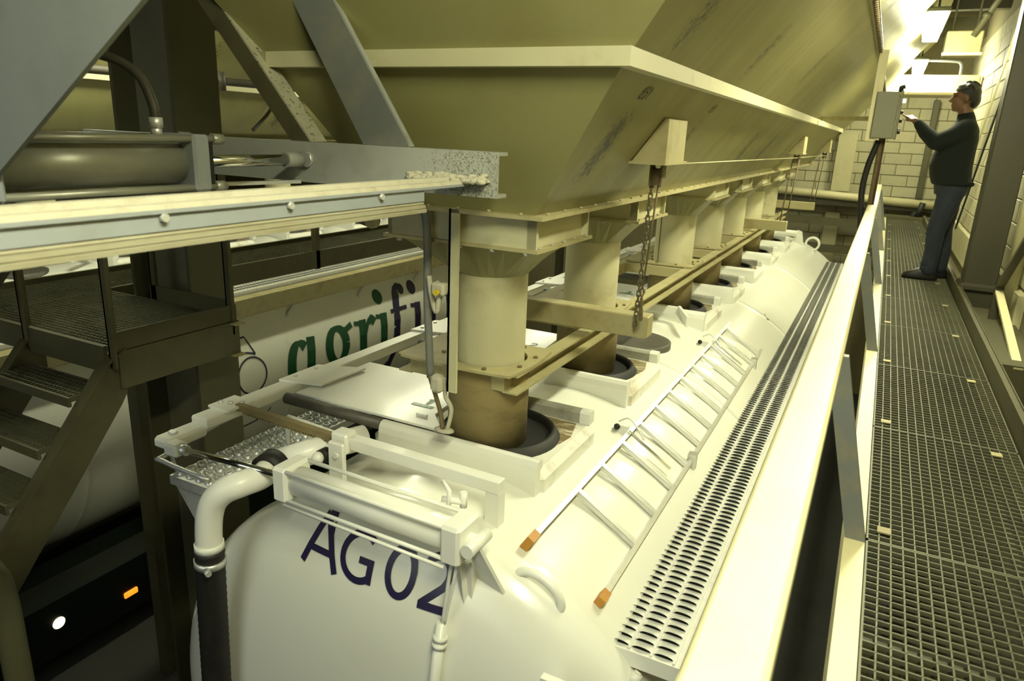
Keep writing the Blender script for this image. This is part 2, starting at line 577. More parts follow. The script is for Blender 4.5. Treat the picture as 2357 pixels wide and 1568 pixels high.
# ------------------------------------------------------------------ the setting
def build_setting():
    struct(MB().box(-13, 3, -5, 16.5, -3.9, -3.7).build('floor', M_floor))
    struct(MB().box(-13, 3, -5, 16.5, 4.2, 4.4).build('ceiling', M_ceil))
    struct(MB().box(-13.2, -13, -5, 16.5, -3.9, 4.4).build('wall_left', M_mortar))
    # right wall: backing with the mortar, blocks proud of it
    wr = struct(MB().box(1.06, 1.3, -5, 15.7, -3.9, 4.4).build('wall_right', M_mortar))
    blk = MB().cbox(1.05, 1.10, 0.005, 0.445, 0.005, 0.195, 0.006).mesh('block', M_block, (1.06, 0, 0))
    for r in range(13):
        for c in range(22):
            y = 5.6 + 0.45 * c + (0.225 if r % 2 else 0)
            o = bpy.data.objects.new('block', blk)
            COL.objects.link(o)
            o.parent = wr
            o.location = (1.06 + random.uniform(-0.003, 0.002), y, 0.22 + 0.2 * r)
    wb = struct(MB().box(-13, 1.06, 15.5, 15.8, -3.9, 4.4).build('wall_back', M_mortar))
    blk2 = MB().cbox(0.006, 0.444, 15.48, 15.53, 0.006, 0.194, 0.006).mesh('block', M_block, (0, 15.5, 0))
    for r in range(17):
        for c in range(9):
            o = bpy.data.objects.new('block', blk2)
            COL.objects.link(o)
            o.parent = wb
            o.location = (-3.0 + 0.45 * c + (0.225 if r % 2 else 0), 15.5 + random.uniform(-0.002, 0.003), -1.3 + 0.2 * r)
    struct(MB().box(1.005, 1.06, 6.2, 15.4, -0.15, 0.2).build('baseboard_right', M_plinth))
    # ceiling joists in the dark above the catwalk
    for k, y in enumerate((5.5, 8.6, 11.5, 14.2)):
        struct(MB().box(0.3, 1.06, y, y + 0.16, 2.95, 3.25).build('trim_%d' % (k + 1), M_green_grey))
    # white steel stanchions on the back wall, ledge beam and the dark rails of the pit
    MB().prism([(-0.9, 15.25), (-0.58, 15.25), (-0.58, 15.28), (-0.73, 15.28), (-0.73, 15.42), (-0.58, 15.42), (-0.58, 15.45), (-0.9, 15.45)], 0.36, 1.42, 'Z').build('wall_stanchion', M_plinth)
    tag(bpy.data.objects['wall_stanchion'], 'pale steel stanchion on the far block wall above the ledge pipe', 'post')
    tag(MB().prism([(-0.92, 15.3), (-0.66, 15.3), (-0.66, 15.46), (-0.92, 15.46)], -3.7, -0.05, 'Z').build('pit_stanchion', M_plinth),
        'dim stanchion in the dark pit below the far ledge pipe', 'post')
    b = MB()
    b.tube([(-3.2, 14.66, 0.40), (0.95, 14.66, 0.24)], 0.075, 14)
    tag(b.build('ledge_pipe', M_plinth), 'thick pale pipe running across the far block wall', 'pipe')
    tag(MB().box(-3.2, 1.0, 14.74, 15.46, 0.12, 0.26).build('shade_ledge', M_green_grey), 'ledge slab added along the far wall to shade the pit below', 'ledge')  # slab added to keep the lamp light off the pit wall
    for k, (z, lab) in enumerate([(-0.25, 'upper dark rail across the pit beyond the tank end'), (-0.75, 'lower dark rail across the pit beyond the tank end')]):
        tag(MB().box(-3.2, 0.05, 14.6, 14.7, z, z + 0.14).build('pit_rail', M_green_grey), lab, 'rail')
    # pale crossbeam over the catwalk, lit by the lamps, with a guard tube on top
    t = thing('crossbeam', 'bright cream crossbeam over the far end of the catwalk', 'beam', (0.3, 13.1, 2.0))
    MB().cbox(-0.35, 1.02, 13.0, 13.25, 2.0, 2.28, 0.03).build('beam', M_rail, t)
    MB().tube(smooth_path([(0.1, 13.1, 2.5), (0.6, 13.1, 2.48), (0.73, 13.1, 2.44), (0.75, 13.1, 2.28)], 5), 0.02, 8).build('guard_tube', M_grey, t)
    t = thing('air_duct', 'cream boxed duct under the dark ceiling beside the lamps', 'duct', (0.55, 10.1, 2.25))
    MB().cbox(0.36, 0.72, 10.0, 10.5, 2.26, 2.5, 0.01).build('duct_box', M_frame, t)
    for hx in (0.42, 0.66):
        MB().tube([(hx, 10.25, 2.5), (hx, 10.25, 4.2)], 0.012, 6).build('hanger', M_green_grey, t)
    MB().cbox(0.34, 0.74, 9.97, 10.0, 2.235, 2.27, 0.006).build('flange', M_rail, t)
    tag(MB().tube([(0.62, 10.0, 2.44), (0.80, 9.9, 2.83), (0.95, 9.8, 3.4)], 0.032, 10).tube([(0.70, 9.95, 2.62), (0.72, 9.94, 2.67)], 0.045, 10)
        .build('duct_pipe', M_green_grey), 'slanting olive pipe rising from the boxed duct', 'pipe')


# ------------------------------------------------------------------ lamps
def build_lamps():
    def lamp(x, y0, y1, z, label, group=None, md=None):
        t = thing('ceiling_light', label, 'lamp', (x, (y0 + y1) / 2, z), group)
        MB().cbox(x - 0.10, x + 0.10, y0 - 0.02, y1 + 0.02, z + 0.07, z + 0.12, 0.012).build('housing', M_grey, t)
        MB().prism([(x - 0.085, z + 0.07), (x - 0.07, z - 0.01), (x + 0.07, z - 0.01), (x + 0.085, z + 0.07)], y0, y1, 'Y').build('diffuser', md or M_lamp, t)
        for y in (y0 + 0.15, y1 - 0.15):
            MB().tube([(x, y, z + 0.12), (x, y, 4.2)], 0.012, 6).build('hanger', M_grey, t)
        return t
    lamp(0.19, 8.15, 9.6, 2.35, 'lit tube light hanging beside the hopper, nearer of the two in view')
    lamp(0.19, 12.35, 13.8, 2.35, 'lit tube light hanging beside the hopper, farther of the two in view')
    for y, lb in ((-0.3, 'over the camera'), (3.95, 'between the camera and the man')):
        lamp(0.19, y, y + 1.45, 2.35, 'tube light over the near catwalk, above the view, %s' % lb, 'tube lights outside the frame')
    for y, lb in ((3.2, 'nearest of its row'), (7.2, 'middle of its row'), (11.4, 'farthest of its row')):
        lamp(-5.45, y, y + 1.45, 2.25, 'tube light beside the left hopper, %s' % lb, 'tube lights of the left bay', M_lamp2)


# ------------------------------------------------------------------ catwalk, railing, right side
def grating_mesh(nx, ny, px, py, w=0.004, h=0.03):
    """bearing bars along Y, cross bars along X, flush on top at z = 0"""
    b = MB()
    W, Ln = nx * px, ny * py
    for i in range(nx + 1):
        b.box(i * px - w / 2, i * px + w / 2, 0, Ln, -h, 0)
    for j in range(ny + 1):
        b.box(0, W, j * py - w / 2, j * py + w / 2, -0.012, 0)
    return b


def build_catwalk():
    t = thing('catwalk', 'steel grating catwalk the man stands on', 'catwalk', (0.42, 6, 0))
    y0, n = -0.9, 31
    seams = [1.235 + 1.07 * k for k in range(-2, 12)]
    bars = grating_mesh(16, 30, 0.0338, 0.0353).mesh('grating_bars', M_grate, (0, 0, 0))
    for k, y in enumerate(seams):
        f = MB()
        X0, X1, Y1 = 0.135, 0.681, y + 1.066
        f.box(X0, X1, y, y + 0.006, -0.032, 0.001).box(X0, X1, Y1 - 0.006, Y1, -0.032, 0.001)
        f.box(X0, X0 + 0.006, y, Y1, -0.032, 0.001).box(X1 - 0.006, X1, y, Y1, -0.032, 0.001)
        p = f.build('grating_panel', M_grate, t)
        o = bpy.data.objects.new('grating_bars', bars)
        COL.objects.link(o)
        o.parent = p
        o.location = (0.138 - 0.42, y + 0.004 - 6, 0)
        stuff(o)
        for (cx, cy) in ((0.19, 0.06), (0.60, 0.98)):
            MB().box(X0 + cx - 0.16, X0 + cx - 0.12, y + cy, y + cy + 0.04, 0.001, 0.006).build('clip', M_frame, p)
    MB().prism([(0.715, 0.10), (0.69, 0.10), (0.69, -0.06), (0.72, -0.06), (0.72, 0.11), (0.715, 0.11)], -1.2, 14.2, 'Y').build('kick_plate', M_green_grey, t)
    b = MB()
    b.box(0.07, 0.13, -1.2, 14.2, -0.14, 0.02).box(0.62, 0.69, -1.2, 14.2, -0.18, -0.035)
    b.build('side_channel', M_rail, t)
    for y in (-0.9, 1.8, 4.5, 7.2, 9.9, 12.6):
        MB().box(0.13, 0.62, y, y + 0.06, -0.18, -0.035).build('cross_member', M_green_grey, t)
    for y in (2.0, 8.0, 13.5):
        MB().box(0.78, 0.88, y, y + 0.1, -3.7, -0.1).box(0.66, 0.9, y, y + 0.1, -0.16, -0.1).build('support_leg', M_green_grey, t)
    MB().box(0.10, 0.95, 14.2, 14.6, -0.45, 0.05).build('end_box', M_green_grey, t)
    # railing with the leaning posts
    r = thing('handrail', 'wide cream handrail along the tank side of the catwalk', 'railing', (0.05, 6, 0.02))
    MB().prism([(-0.108, 0.655), (-0.102, 0.662), (-0.029, 0.662), (-0.022, 0.655), (-0.022, 0.605), (-0.03, 0.598), (-0.108, 0.598)], -1.4, 7.0, 'Y').build('top_rail', M_rail, r)
    MB().prism([(-0.108, 0.655), (-0.102, 0.662), (-0.029, 0.662), (-0.022, 0.655), (-0.022, 0.605), (-0.03, 0.598), (-0.108, 0.598)], 7.006, 12.2, 'Y').build('top_rail', M_rail, r)
    for y in (-0.15, 2.24, 4.64, 7.1, 9.5, 11.9):
        b = MB()
        # flat bar, broad side to the walker, leaning towards the tank
        vs = []
        for z, x0, x1 in ((0.02, 0.073, 0.131), (0.60, -0.068, -0.008)):
            vs += [(x0, y, z), (x1, y, z), (x1, y + 0.03, z), (x0, y + 0.03, z)]
        b.add(vs, [(0, 1, 2, 3), (7, 6, 5, 4), (0, 4, 5, 1), (1, 5, 6, 2), (2, 6, 7, 3), (3, 7, 4, 0)])
        b.build('post', M_post, r)
    # right-hand column, pipes and bracing on the wall
    c = thing('steel_column', 'khaki steel column on the wall side beyond the kick plate', 'column', (0.85, 7.1, -3.7))
    MB().cbox(0.73, 0.97, 7.0, 7.24, -3.7, 4.2, 0.008).build('shaft', M_columnR, c)
    MB().cbox(0.70, 1.0, 6.97, 7.27, 0.06, 0.13, 0.02).build('collar', M_columnR, c)
    tag(MB().tube([(0.98, 6.45, -0.02), (0.98, 6.45, 4.2)], 0.05, 14).tube([(0.98, 6.45, -0.02), (0.98, 6.45, 0.03)], 0.075, 14)
        .build('downpipe', M_plinth), 'pale round downpipe right of the khaki column', 'pipe')
    tag(MB().cbox(0.80, 1.04, 5.0, 6.75, -1.6, -0.02, 0.01).build('floor_cabinet', M_green_grey), 'dark cabinet under the downpipe beside the catwalk', 'cabinet')
    h = thing('side_handrail', 'short pale handrail at the right edge below the downpipe', 'railing', (0.9, 6, -0.1))
    MB().bar((0.90, 6.35, 0.20), (0.90, 5.0, -0.05), 0.05, 0.02).build('lower_rail', M_rail, h)
    MB().bar((0.90, 6.35, 0.22), (0.90, 5.4, 0.85), 0.05, 0.03).build('upper_rail', M_columnR, h)
    MB().bar((0.90, 6.33, 0.22), (0.90, 6.33, -0.5), 0.06, 0.03, (0, 1, 0)).build('post', M_columnR, h)
    tag(MB().bar((1.0, 9.2, 2.95), (1.0, 11.9, 0.85), 0.045, 0.02, (1, 0, 0)).build('wall_brace', M_rail), 'pale flat brace slanting down the bright block wall', 'brace')
    tag(MB().bar((1.0, 8.6, 2.75), (1.0, 11.8, 0.15), 0.035, 0.02, (1, 0, 0)).build('wall_brace', M_black), 'dark thin brace slanting down the wall behind the man', 'brace')
    tag(MB().tube([(1.01, 8.5, 0.25), (1.01, 8.5, 3.4)], 0.022, 8).build('conduit', M_rail), 'thin pale conduit running up the block wall behind the man', 'pipe')
    tag(MB().cbox(0.56, 0.66, 15.32, 15.46, 0.3, 2.05, 0.008).build('door_post', M_green_grey), 'dark post on the far wall left of the man', 'post')
    tag(MB().ball((0.60, 14.5, 0.05), (0.12, 0.12, 0.10), 8, 5).tube([(0.6, 14.4, 0.0), (0.66, 14.4, 0.3)], 0.05, 8).build('pump', M_black),
        'small dark pump on the far end of the catwalk', 'pump')


# ------------------------------------------------------------------ control cabinet
def build_cabinet():
    t = thing('control_cabinet', 'grey control cabinet on a post, the man pressing its button', 'cabinet', (-0.1, 7.7, 1.27))
    MB().cbox(-0.19, 0.0, 7.62, 8.02, 1.28, 1.69, 0.008).build('body', M_cabinet, t)
    MB().cbox(0.004, 0.028, 7.62, 8.02, 1.275, 1.70, 0.006).build('door', M_cabinet, t)
    for y, z in ((7.86, 1.52), (7.74, 1.44), (7.74, 1.34), (7.9, 1.36)):
        MB().tube([(0.028, y, z), (0.052, y, z)], 0.016, 8).build('button', M_black, t)
    MB().tube([(0.028, 7.8, 1.62), (0.056, 7.8, 1.62)], 0.018, 8).build('pilot_light', M_pilot, t)
    MB().tube([(0.0, 7.7, 1.69), (0.0, 7.7, 1.73), (0.03, 7.7, 1.74)], 0.022, 8).build('gland', M_black, t)
    MB().box(-0.225, -0.195, 7.6, 7.66, 1.25, 2.05).box(-0.225, -0.15, 7.655, 7.662, 1.25, 2.05).build('post', M_rail, t)
    MB().bar((-0.21, 7.63, 1.45), (-0.70, 8.6, 1.47), 0.04, 0.04).build('arm', M_frame, t)
    MB().tube([(-0.09, 7.8, 1.28), (-0.09, 7.8, 0.66)], 0.022, 8).build('conduit', M_rust, t)
    MB().tube(smooth_path([(-0.11, 7.8, 1.26), (-0.16, 7.8, 1.05), (-0.18, 7.8, 0.8), (-0.15, 7.8, 0.55), (-0.12, 7.8, 0.3)], 5), 0.028, 8).build('cable', M_black, t)
    MB().tube([(-0.062, 7.8, 1.28), (-0.062, 7.8, 0.66)], 0.008, 6).build('red_cable', M_red, t)


# ------------------------------------------------------------------ hopper
XC = -1.5
PADS = [2.5, 3.71, 5.68, 6.87, 8.08, 9.4, 10.7]
TUBES = [2.76, 4.03, 5.98, 7.16, 8.38, 9.7, 11.0]
LOWER = ((-1.15, 0.90), (-0.77, 1.42))
UPPER = ((-0.77, 1.42), (-0.25, 2.04))
TOPP = ((-0.25, 2.04), (0.34, 2.74))


def wear_at(face, y, z):
    v = 0.0
    if face == 'low':
        for yc, wd, k in ((2.62, 0.085, 1.0), (3.72, 0.06, 0.85), (5.7, 0.10, 0.95), (6.68, 0.09, 0.9), (8.2, 0.09, 0.85), (9.5, 0.09, 0.8), (10.8, 0.08, 0.7)):
            zz = (z - 1.16) / 0.15
            v += k * math.exp(-((y - yc) / wd) ** 2) * math.exp(-zz ** 4)
    elif face == 'up':
        for yc, zc, wd, k in ((2.55, 1.6, 0.09, 0.75), (3.78, 1.62, 0.08, 0.8), (5.4, 1.7, 0.1, 0.75), (6.6, 1.66, 0.1, 0.6), (8.1, 1.65, 0.1, 0.5)):
            v += k * math.exp(-((y - yc) / wd) ** 2) * math.exp(-((z - zc) / 0.14) ** 4)
    return min(v, 1.0)


def wall_grid(name, a, b, y0a, y0b, y1, face, mat, parent, sign=1):
    """sloping wall from profile point a to b between the front edge and y1; carries the wear attribute"""
    nz, ny = (16, 260) if face in ('low', 'up') else (6, 24)
    vs, fs, wv = [], [], []
    for i in range(nz + 1):
        t = i / nz
        x, z = a[0] + (b[0] - a[0]) * t, a[1] + (b[1] - a[1]) * t
        ys = y0a + (y0b - y0a) * t
        for j in range(ny + 1):
            s = (j / ny) ** 1.6
            y = ys + (y1 - ys) * s
            xx = x if sign > 0 else 2 * XC - x
            vs.append((xx, y, z))
            wv.append(wear_at(face, y, z) if sign > 0 else 0.0)
    for i in range(nz):
        for j in range(ny):
            k = i * (ny + 1) + j
            fs.append((k, k + 1, k + ny + 2, k + ny + 1))
    o = MB().add(vs, fs).build(name, mat, parent)
    at = o.data.attributes.new('wear', 'FLOAT', 'POINT')
    at.data.foreach_set('value', wv)
    return o


def build_hopper():
    t = thing('grain_hopper', 'long cream grain hopper over the white tank trailer with AG02', 'hopper', (XC, 7.5, 0.9))
    YE = 13.2
    f0, f1, f2, f3 = 2.45, 2.22, 1.95, 1.6          # front edge of the walls at each height
    wl = lambda n, pr, a, b, fc, s: wall_grid(n, pr[0], pr[1], a, b, YE, fc, M_worn, t, s)
    right = wl('lower_wall', LOWER, f0, f1, 'low', 1)
    wl('lower_wall', LOWER, f0, f1, 'low', -1)
    wl('upper_wall', UPPER, f1, f2, 'up', 1)
    wl('upper_wall', UPPER, f1, f2, 'up', -1)
    wl('top_wall', TOPP, f2, f3, 'top', 1)
    wl('top_wall', TOPP, f2, f3, 'top', -1)
    for n, pr, a, b in (('lower_front', LOWER, f0, f1), ('upper_front', UPPER, f1, f2), ('top_front', TOPP, f2, f3)):
        (xa, za), (xb, zb) = pr
        MB().add([(xa, a, za), (2 * XC - xa, a, za), (2 * XC - xb, b, zb), (xb, b, zb)], [(0, 1, 2, 3)]).build(n, M_hop, t)
    (xa, za), (xb, zb) = LOWER
    MB().add([(xa, YE, za), (2 * XC - xa, YE, za), (2 * XC - 0.34, YE, 2.74), (0.34, YE, 2.74)], [(0, 1, 2, 3)]).build('back_wall', M_hop, t)
    MB().add([(0.34, f3, 2.74), (2 * XC - 0.34, f3, 2.74), (2 * XC - 0.34, YE, 2.74), (0.34, YE, 2.74)], [(0, 1, 2, 3)]).build('lid', M_hop, t)
    # mid band: a flat steel band all round
    R = -0.735
    for nm, bx in (('mid_band', (R - 0.05, R, 2.175, YE + 0.03)), ('mid_band', (2 * XC - R, 2 * XC - R + 0.05, 2.175, YE + 0.03))):
        MB().box(bx[0], bx[1], bx[2], bx[3], 1.405, 1.462).build(nm, M_spout, t)
    MB().box(2 * XC - R, R - 0.05, 2.175, 2.225, 1.405, 1.462).build('mid_band', M_spout, t)
    # bolted flange between upper and top walls
    fl = MB().box(-0.30, -0.20, 1.9, YE, 2.035, 2.047).build('bolted_flange', M_hop, t)
    b = MB()
    for k in range(150):
        y = 2.0 + k * 0.075
        b.box(-0.235, -0.205, y, y + 0.03, 2.015, 2.035)
    stuff(b.build('flange_bolts', M_rust, fl))
    MB().box(2 * XC + 0.20, 2 * XC + 0.30, 1.9, YE, 2.035, 2.047).build('bolted_flange', M_hop, t)
    # foot flange
    ff = MB().box(-1.90, -1.10, 2.40, YE, 0.885, 0.9).build('foot_flange', M_frame, t)
    b = MB()
    for k in range(64):
        b.bolt((-1.125, 2.5 + 0.17 * k, 0.9), 'Z', 0.008, 0.008)
    for k in range(5):
        b.bolt((-1.2 - 0.14 * k, 2.42, 0.9), 'Z', 0.008, 0.008)
    stuff(b.build('flange_bolts', M_frame, ff))
    # outlets: slide box, cone, spout
    for k, yc in enumerate(TUBES):
        hx, hy = 0.35, 0.275
        yb = yc - 0.025
        bx = MB()
        bx.box(XC - hx, XC + hx, yb - hy, yb - hy + 0.02, 0.765, 0.886)
        bx.box(XC - hx, XC + hx - 0.03, yb + hy - 0.02, yb + hy, 0.765, 0.886)
        bx.box(XC - hx, XC - hx + 0.02, yb - hy, yb + hy, 0.765, 0.886)
        bx.box(XC + hx - 0.04, XC + hx - 0.025, yb - hy, yb + hy, 0.765, 0.886)
        bx.box(XC + hx - 0.03, XC + hx, yb + hy - 0.018, yb + hy, 0.765, 0.886)
        bx.box(XC + hx - 0.03, XC + hx, yb - hy, yb - hy + 0.015, 0.765, 0.886)
        o = bx.build('outlet_box', M_spout, t)
        fb = MB().box(XC - hx - 0.015, XC + hx + 0.015, yb - hy - 0.015, yb + hy + 0.015, 0.752, 0.766)
        fo = fb.build('box_flange', M_frame, o)
        b = MB()
        for q in range(5):
            b.bolt((XC + hx + 0.002, yb - hy + 0.03 + 0.12 * q, 0.766), 'Z', 0.008, 0.008)
            b.bolt((XC - hx + 0.06 + 0.15 * q, yb - hy - 0.003, 0.74), 'Z', 0.012, 0.012)
        stuff(b.build('flange_bolts', M_guide, o))
        # square-to-round cone
        n = 32
        ring1, ring2 = [], []
        for i in range(n):
            a = 2 * PI * i / n
            ca, sa = math.cos(a), math.sin(a)
            m = max(abs(ca), abs(sa))
            ring1.append((XC + 0.30 * ca / m, yb + 0.25 * sa / m, 0.752))
            ring2.append((XC + 0.166 * ca, yc + 0.166 * sa, 0.60))
        MB().add(ring1 + ring2, [(i, (i + 1) % n, n + (i + 1) % n, n + i) for i in range(n)]).build('cone', M_hop, t)
        s = MB().lathe([(0.163, 0.16), (0.163, 0.62)], (XC, yc, 0), 'Z', 40).build('spout', M_spout, t)
        MB().box(XC - 0.095, XC - 0.088, yc - 0.14, yc - 0.133, 0.2, 0.6).build('weld_seam', M_rust, s) if k in (0, 2) else None
    # brackets that carry the hoist pulleys
    for k, y in enumerate((3.09, 8.65, 12.6)):
        br = MB().prism([(-1.0, 1.10), (-0.85, 1.10), (-0.85, 1.28), (-0.869, 1.28)], y, y + 0.31, 'Y').build('pulley_bracket', M_frame, t)
        MB().box(-1.03, -0.845, y - 0.02, y + 0.36, 1.088, 1.1).build('foot_plate', M_frame, br)
        pl = MB()
        pl.box(-0.955, -0.945, y + 0.13, y + 0.19, 0.99, 1.088).box(-0.905, -0.895, y + 0.13, y + 0.19, 0.99, 1.088)
        pl.build('pulley_cheek', M_rust, br)
        MB().lathe([(0.0, -0.018), (0.045, -0.018), (0.036, 0.0), (0.045, 0.018), (0.0, 0.018)], (-0.925, y + 0.16, 1.03), 'X', 16).build('pulley', M_rust, br)
    # pen marks above the hammered patches
    nx, nz = 0.80, -0.60
    for yc, zc, h in ((2.57, 1.335, 0.05), (3.71, 1.335, 0.045)):
        def place(u, v, e, yc=yc, zc=zc, h=h):
            z = zc + v * h * 0.8
            x = LOWER[0][0] + (z - LOWER[0][1]) * (LOWER[1][0] - LOWER[0][0]) / (LOWER[1][1] - LOWER[0][1])
            return (x + 0.0025 + e, yc + u * h, z - 0.0025 - e)
        g = [(ell(0.25, 0.3, 0.22, 0.3, 90, 450, 14) + [(0.5, 1.0)], 0.12),
             ([(1.2, 1.0), (0.8, 0.95), (0.78, 0.6), (1.1, 0.6), (1.2, 0.3), (0.95, 0.0), (0.7, 0.08)], 0.12),
             ([(1.5, 0.75), (1.7, 1.0), (1.7, 0.0)], 0.12)]
        glyph_mb(g, place).build('pen_mark', M_marker, right)
    return t


# ------------------------------------------------------------------ hanging frame with sleeves, chains, rope
def build_frame():
    t = thing('sleeve_frame', 'dusty cream channel frame hung over the tank hatches holding the spout sleeves', 'frame', (XC, 7.5, 0.1))
    YA, YB = 2.60, 12.0

    def channel(x0, x1, z0, z1, s):
        th = 0.009
        if s > 0:   # open towards +x
            prof = [(x0, z0), (x1, z0), (x1, z0 + th), (x0 + th, z0 + th), (x0 + th, z1 - th), (x1, z1 - th), (x1, z1), (x0, z1)]
        else:
            prof = [(x1, z0), (x0, z0), (x0, z0 + th), (x1 - th, z0 + th), (x1 - th, z1 - th), (x0, z1 - th), (x0, z1), (x1, z1)]
        return MB().prism(prof, YA, YB, 'Y')
    channel(-1.345, -1.27, 0.095, 0.185, 1).build('side_channel', M_frame, t)
    channel(-1.90, -1.825, 0.095, 0.185, -1).build('side_channel', M_frame, t)
    MB().box(-1.825, -1.345, YA, YA + 0.03, 0.10, 0.18).box(-1.825, -1.345, YA, YA + 0.07, 0.172, 0.18).build('end_plate', M_frame, t)
    for k, yc in enumerate(TUBES):
        # collar plate with a round hole
        n = 40
        inner, outer = [], []
        for i in range(n):
            a = 2 * PI * i / n
            ca, sa = math.cos(a), math.sin(a)
            m = max(abs(ca), abs(sa))
            q = 0.235 * (0.25 / 1 + 0.75 / m) if k % 2 == 0 else 0.225 * (0.3 + 0.7 / m)
            inner.append((XC + 0.178 * ca, yc + 0.178 * sa))
            outer.append((XC + q * ca, yc + q * sa))
        outer = [(x - (0.13 * min(1, max(0, (XC - x) / 0.16))), y) for x, y in outer]
        vs = [(x, y, 0.20) for x, y in inner] + [(x, y, 0.20) for x, y in outer] + [(x, y, 0.188) for x, y in inner] + [(x, y, 0.188) for x, y in outer]
        fs = []
        for i in range(n):
            j = (i + 1) % n
            fs += [(i, j, n + j, n + i), (2 * n + i, 3 * n + i, 3 * n + j, 2 * n + j), (n + i, n + j, 3 * n + j, 3 * n + i), (i, 2 * n + i, 2 * n + j, j)]
        p = MB().add(vs, fs).build('collar_plate', M_frame, t)
        b = MB()
        for i in range(8):
            a = 2 * PI * (i + 0.5) / 8
            b.bolt((XC + 0.215 * math.cos(a), yc + 0.215 * math.sin(a), 0.2), 'Z', 0.011, 0.008)
        stuff(b.build('collar_bolts', M_rust, p))
        MB().lathe([(0.186, 0.188), (0.190, 0.12), (0.189, -0.235), (0.183, -0.235), (0.18, 0.188)], (XC, yc, 0), 'Z', 40).build('sleeve', M_sleeve, t)
        for yy in (yc - 0.27, yc + 0.27):
            if k == 0 and yy < yc:
                continue
            MB().box(-1.825, -1.345, yy - 0.02, yy + 0.02, 0.11, 0.185).build('tie', M_frame, t)
    # cross beams: boxed, carried by the chains
    for y, x1 in ((3.38, -0.94), (8.75, -0.92), (12.0, -0.9)):
        MB().cbox(-2.02, x1, y, y + 0.10, 0.22, 0.335, 0.006).build('cross_beam', M_frame, t)
    # vertical guide bar, pipe and valve on the near end
    g = thing('gate_linkage', 'dusty bar, bent pipe and hanging cable in front of the nearest spout', 'linkage', (-1.55, 2.42, 0.1))
    MB().box(-1.508, -1.462, 2.40, 2.412, 0.13, 0.90).box(-1.508, -1.498, 2.40, 2.445, 0.13, 0.90).build('guide_bar', M_spout, g)
    MB().tube(smooth_path([(-1.72, 2.34, 0.905), (-1.645, 2.40, 0.89), (-1.625, 2.42, 0.80), (-1.62, 2.42, 0.5), (-1.602, 2.42, 0.17)], 6), 0.017, 10).build('bent_pipe', M_grey, g)
    MB().tube(smooth_path([(-1.60, 2.41, 0.18), (-1.57, 2.41, 0.10), (-1.55, 2.42, 0.02), (-1.535, 2.42, -0.06)], 5), 0.010, 8).build('cable', M_rust, g)
    MB().tube(smooth_path([(-1.53, 2.42, 0.18), (-1.525, 2.42, 0.1), (-1.50, 2.43, 0.04), (-1.52, 2.43, -0.06)], 5), 0.010, 8).ball((-1.535, 2.43, -0.065), (0.05, 0.03, 0.012), 10, 6).build('cable', M_dust, g)
    MB().tube(smooth_path([(-1.60, 2.40, 0.62), (-1.585, 2.40, 0.53), (-1.56, 2.40, 0.47), (-1.55, 2.40, 0.56), (-1.565, 2.40, 0.6)], 5), 0.012, 8).build('cable_loop', M_dust, g)
    MB().cbox(-1.575, -1.51, 2.37, 2.41, 0.545, 0.60, 0.01).build('switch', M_dust, g)
    MB().tube([(-1.535, 2.365, 0.565), (-1.535, 2.35, 0.565)], 0.013, 8).build('switch_button', M_yellow, g)
    MB().cbox(-1.58, -1.52, 2.37, 2.42, 0.12, 0.20, 0.015).build('clamp', M_dust, g)
    MB().tube([(-1.93, 2.44, 0.81), (-1.93, 2.47, 0.81)], 0.032, 16).tube([(-1.93, 2.425, 0.81), (-1.93, 2.44, 0.81)], 0.014, 10).build('pivot_boss', M_frame, g)
    MB().bar((-1.92, 2.46, 0.79), (-2.25, 2.46, 0.86), 0.02, 0.03).build('lever_bar', M_rust, g)
    # hoist chain and rope
    c = thing('hoist_chain', 'rusty hoist chain hanging from the nearest pulley to the cross beam', 'chain', (-0.97, 3.3, 0.3))
    p, q = Vector((-0.945, 3.25, 1.06)), Vector((-1.0, 3.36, 0.26))
    lk = MB()
    pts = []
    for i in range(12):
        a = 2 * PI * i / 12
        pts.append((0.0085 * math.cos(a), 0, 0.009 * math.copysign(1, math.sin(a)) * (abs(math.sin(a)) > 1e-6) + 0.009 * math.sin(a)))
    lk.tube(pts, 0.0038, 6, closed=True)
    me = lk.mesh('link', M_chain, (0, 0, 0))
    n = 30
    rot = (q - p).to_track_quat('Z', 'Y')
    for i in range(n):
        o = bpy.data.objects.new('link', me)
        COL.objects.link(o)
        o.parent = c
        o.location = p.lerp(q, (i + 0.5) / n) - Vector((-0.97, 3.3, 0.3))
        o.rotation_mode = 'QUATERNION'
        from mathutils import Quaternion
        o.rotation_quaternion = rot @ Quaternion((0, 0, 1), (PI / 2) * (i % 2))
    r = thing('hook_rope', 'thin rope with a hook hanging beside the rusty chain', 'rope', (-0.94, 3.25, 0.3))
    MB().tube([(-0.915, 3.25, 1.02), (-0.945, 3.25, 0.50)], 0.005, 6).build('rope', M_rust, r)
    MB().tube([(-0.945, 3.25, 0.52), (-0.955, 3.25, 0.49), (-0.945, 3.25, 0.46), (-0.935, 3.25, 0.49)], 0.006, 6, closed=True).build('shackle', M_rust, r)
    MB().tube(smooth_path([(-0.945, 3.25, 0.46), (-0.943, 3.25, 0.40), (-0.94, 3.25, 0.345)], 4), [0.008] * 4 + [0.011] * 4 + [0.006], 8).build('hook', M_rust, r)
    for y, lab in ((8.8, 'pair of thin ropes from the second pulley to the second cross beam'), (12.4, 'pair of thin ropes from the farthest pulley to the last cross beam')):
        r = thing('lifting_rope', lab, 'rope', (-0.93, y, 0.3))
        MB().tube([(-0.96, y, 1.03), (-1.0, y - 0.02, 0.335)], 0.007, 6).build('rope', M_rust, r)
        MB().tube([(-0.89, y, 1.03), (-0.94, y - 0.02, 0.335)], 0.007, 6).build('rope', M_rust, r)
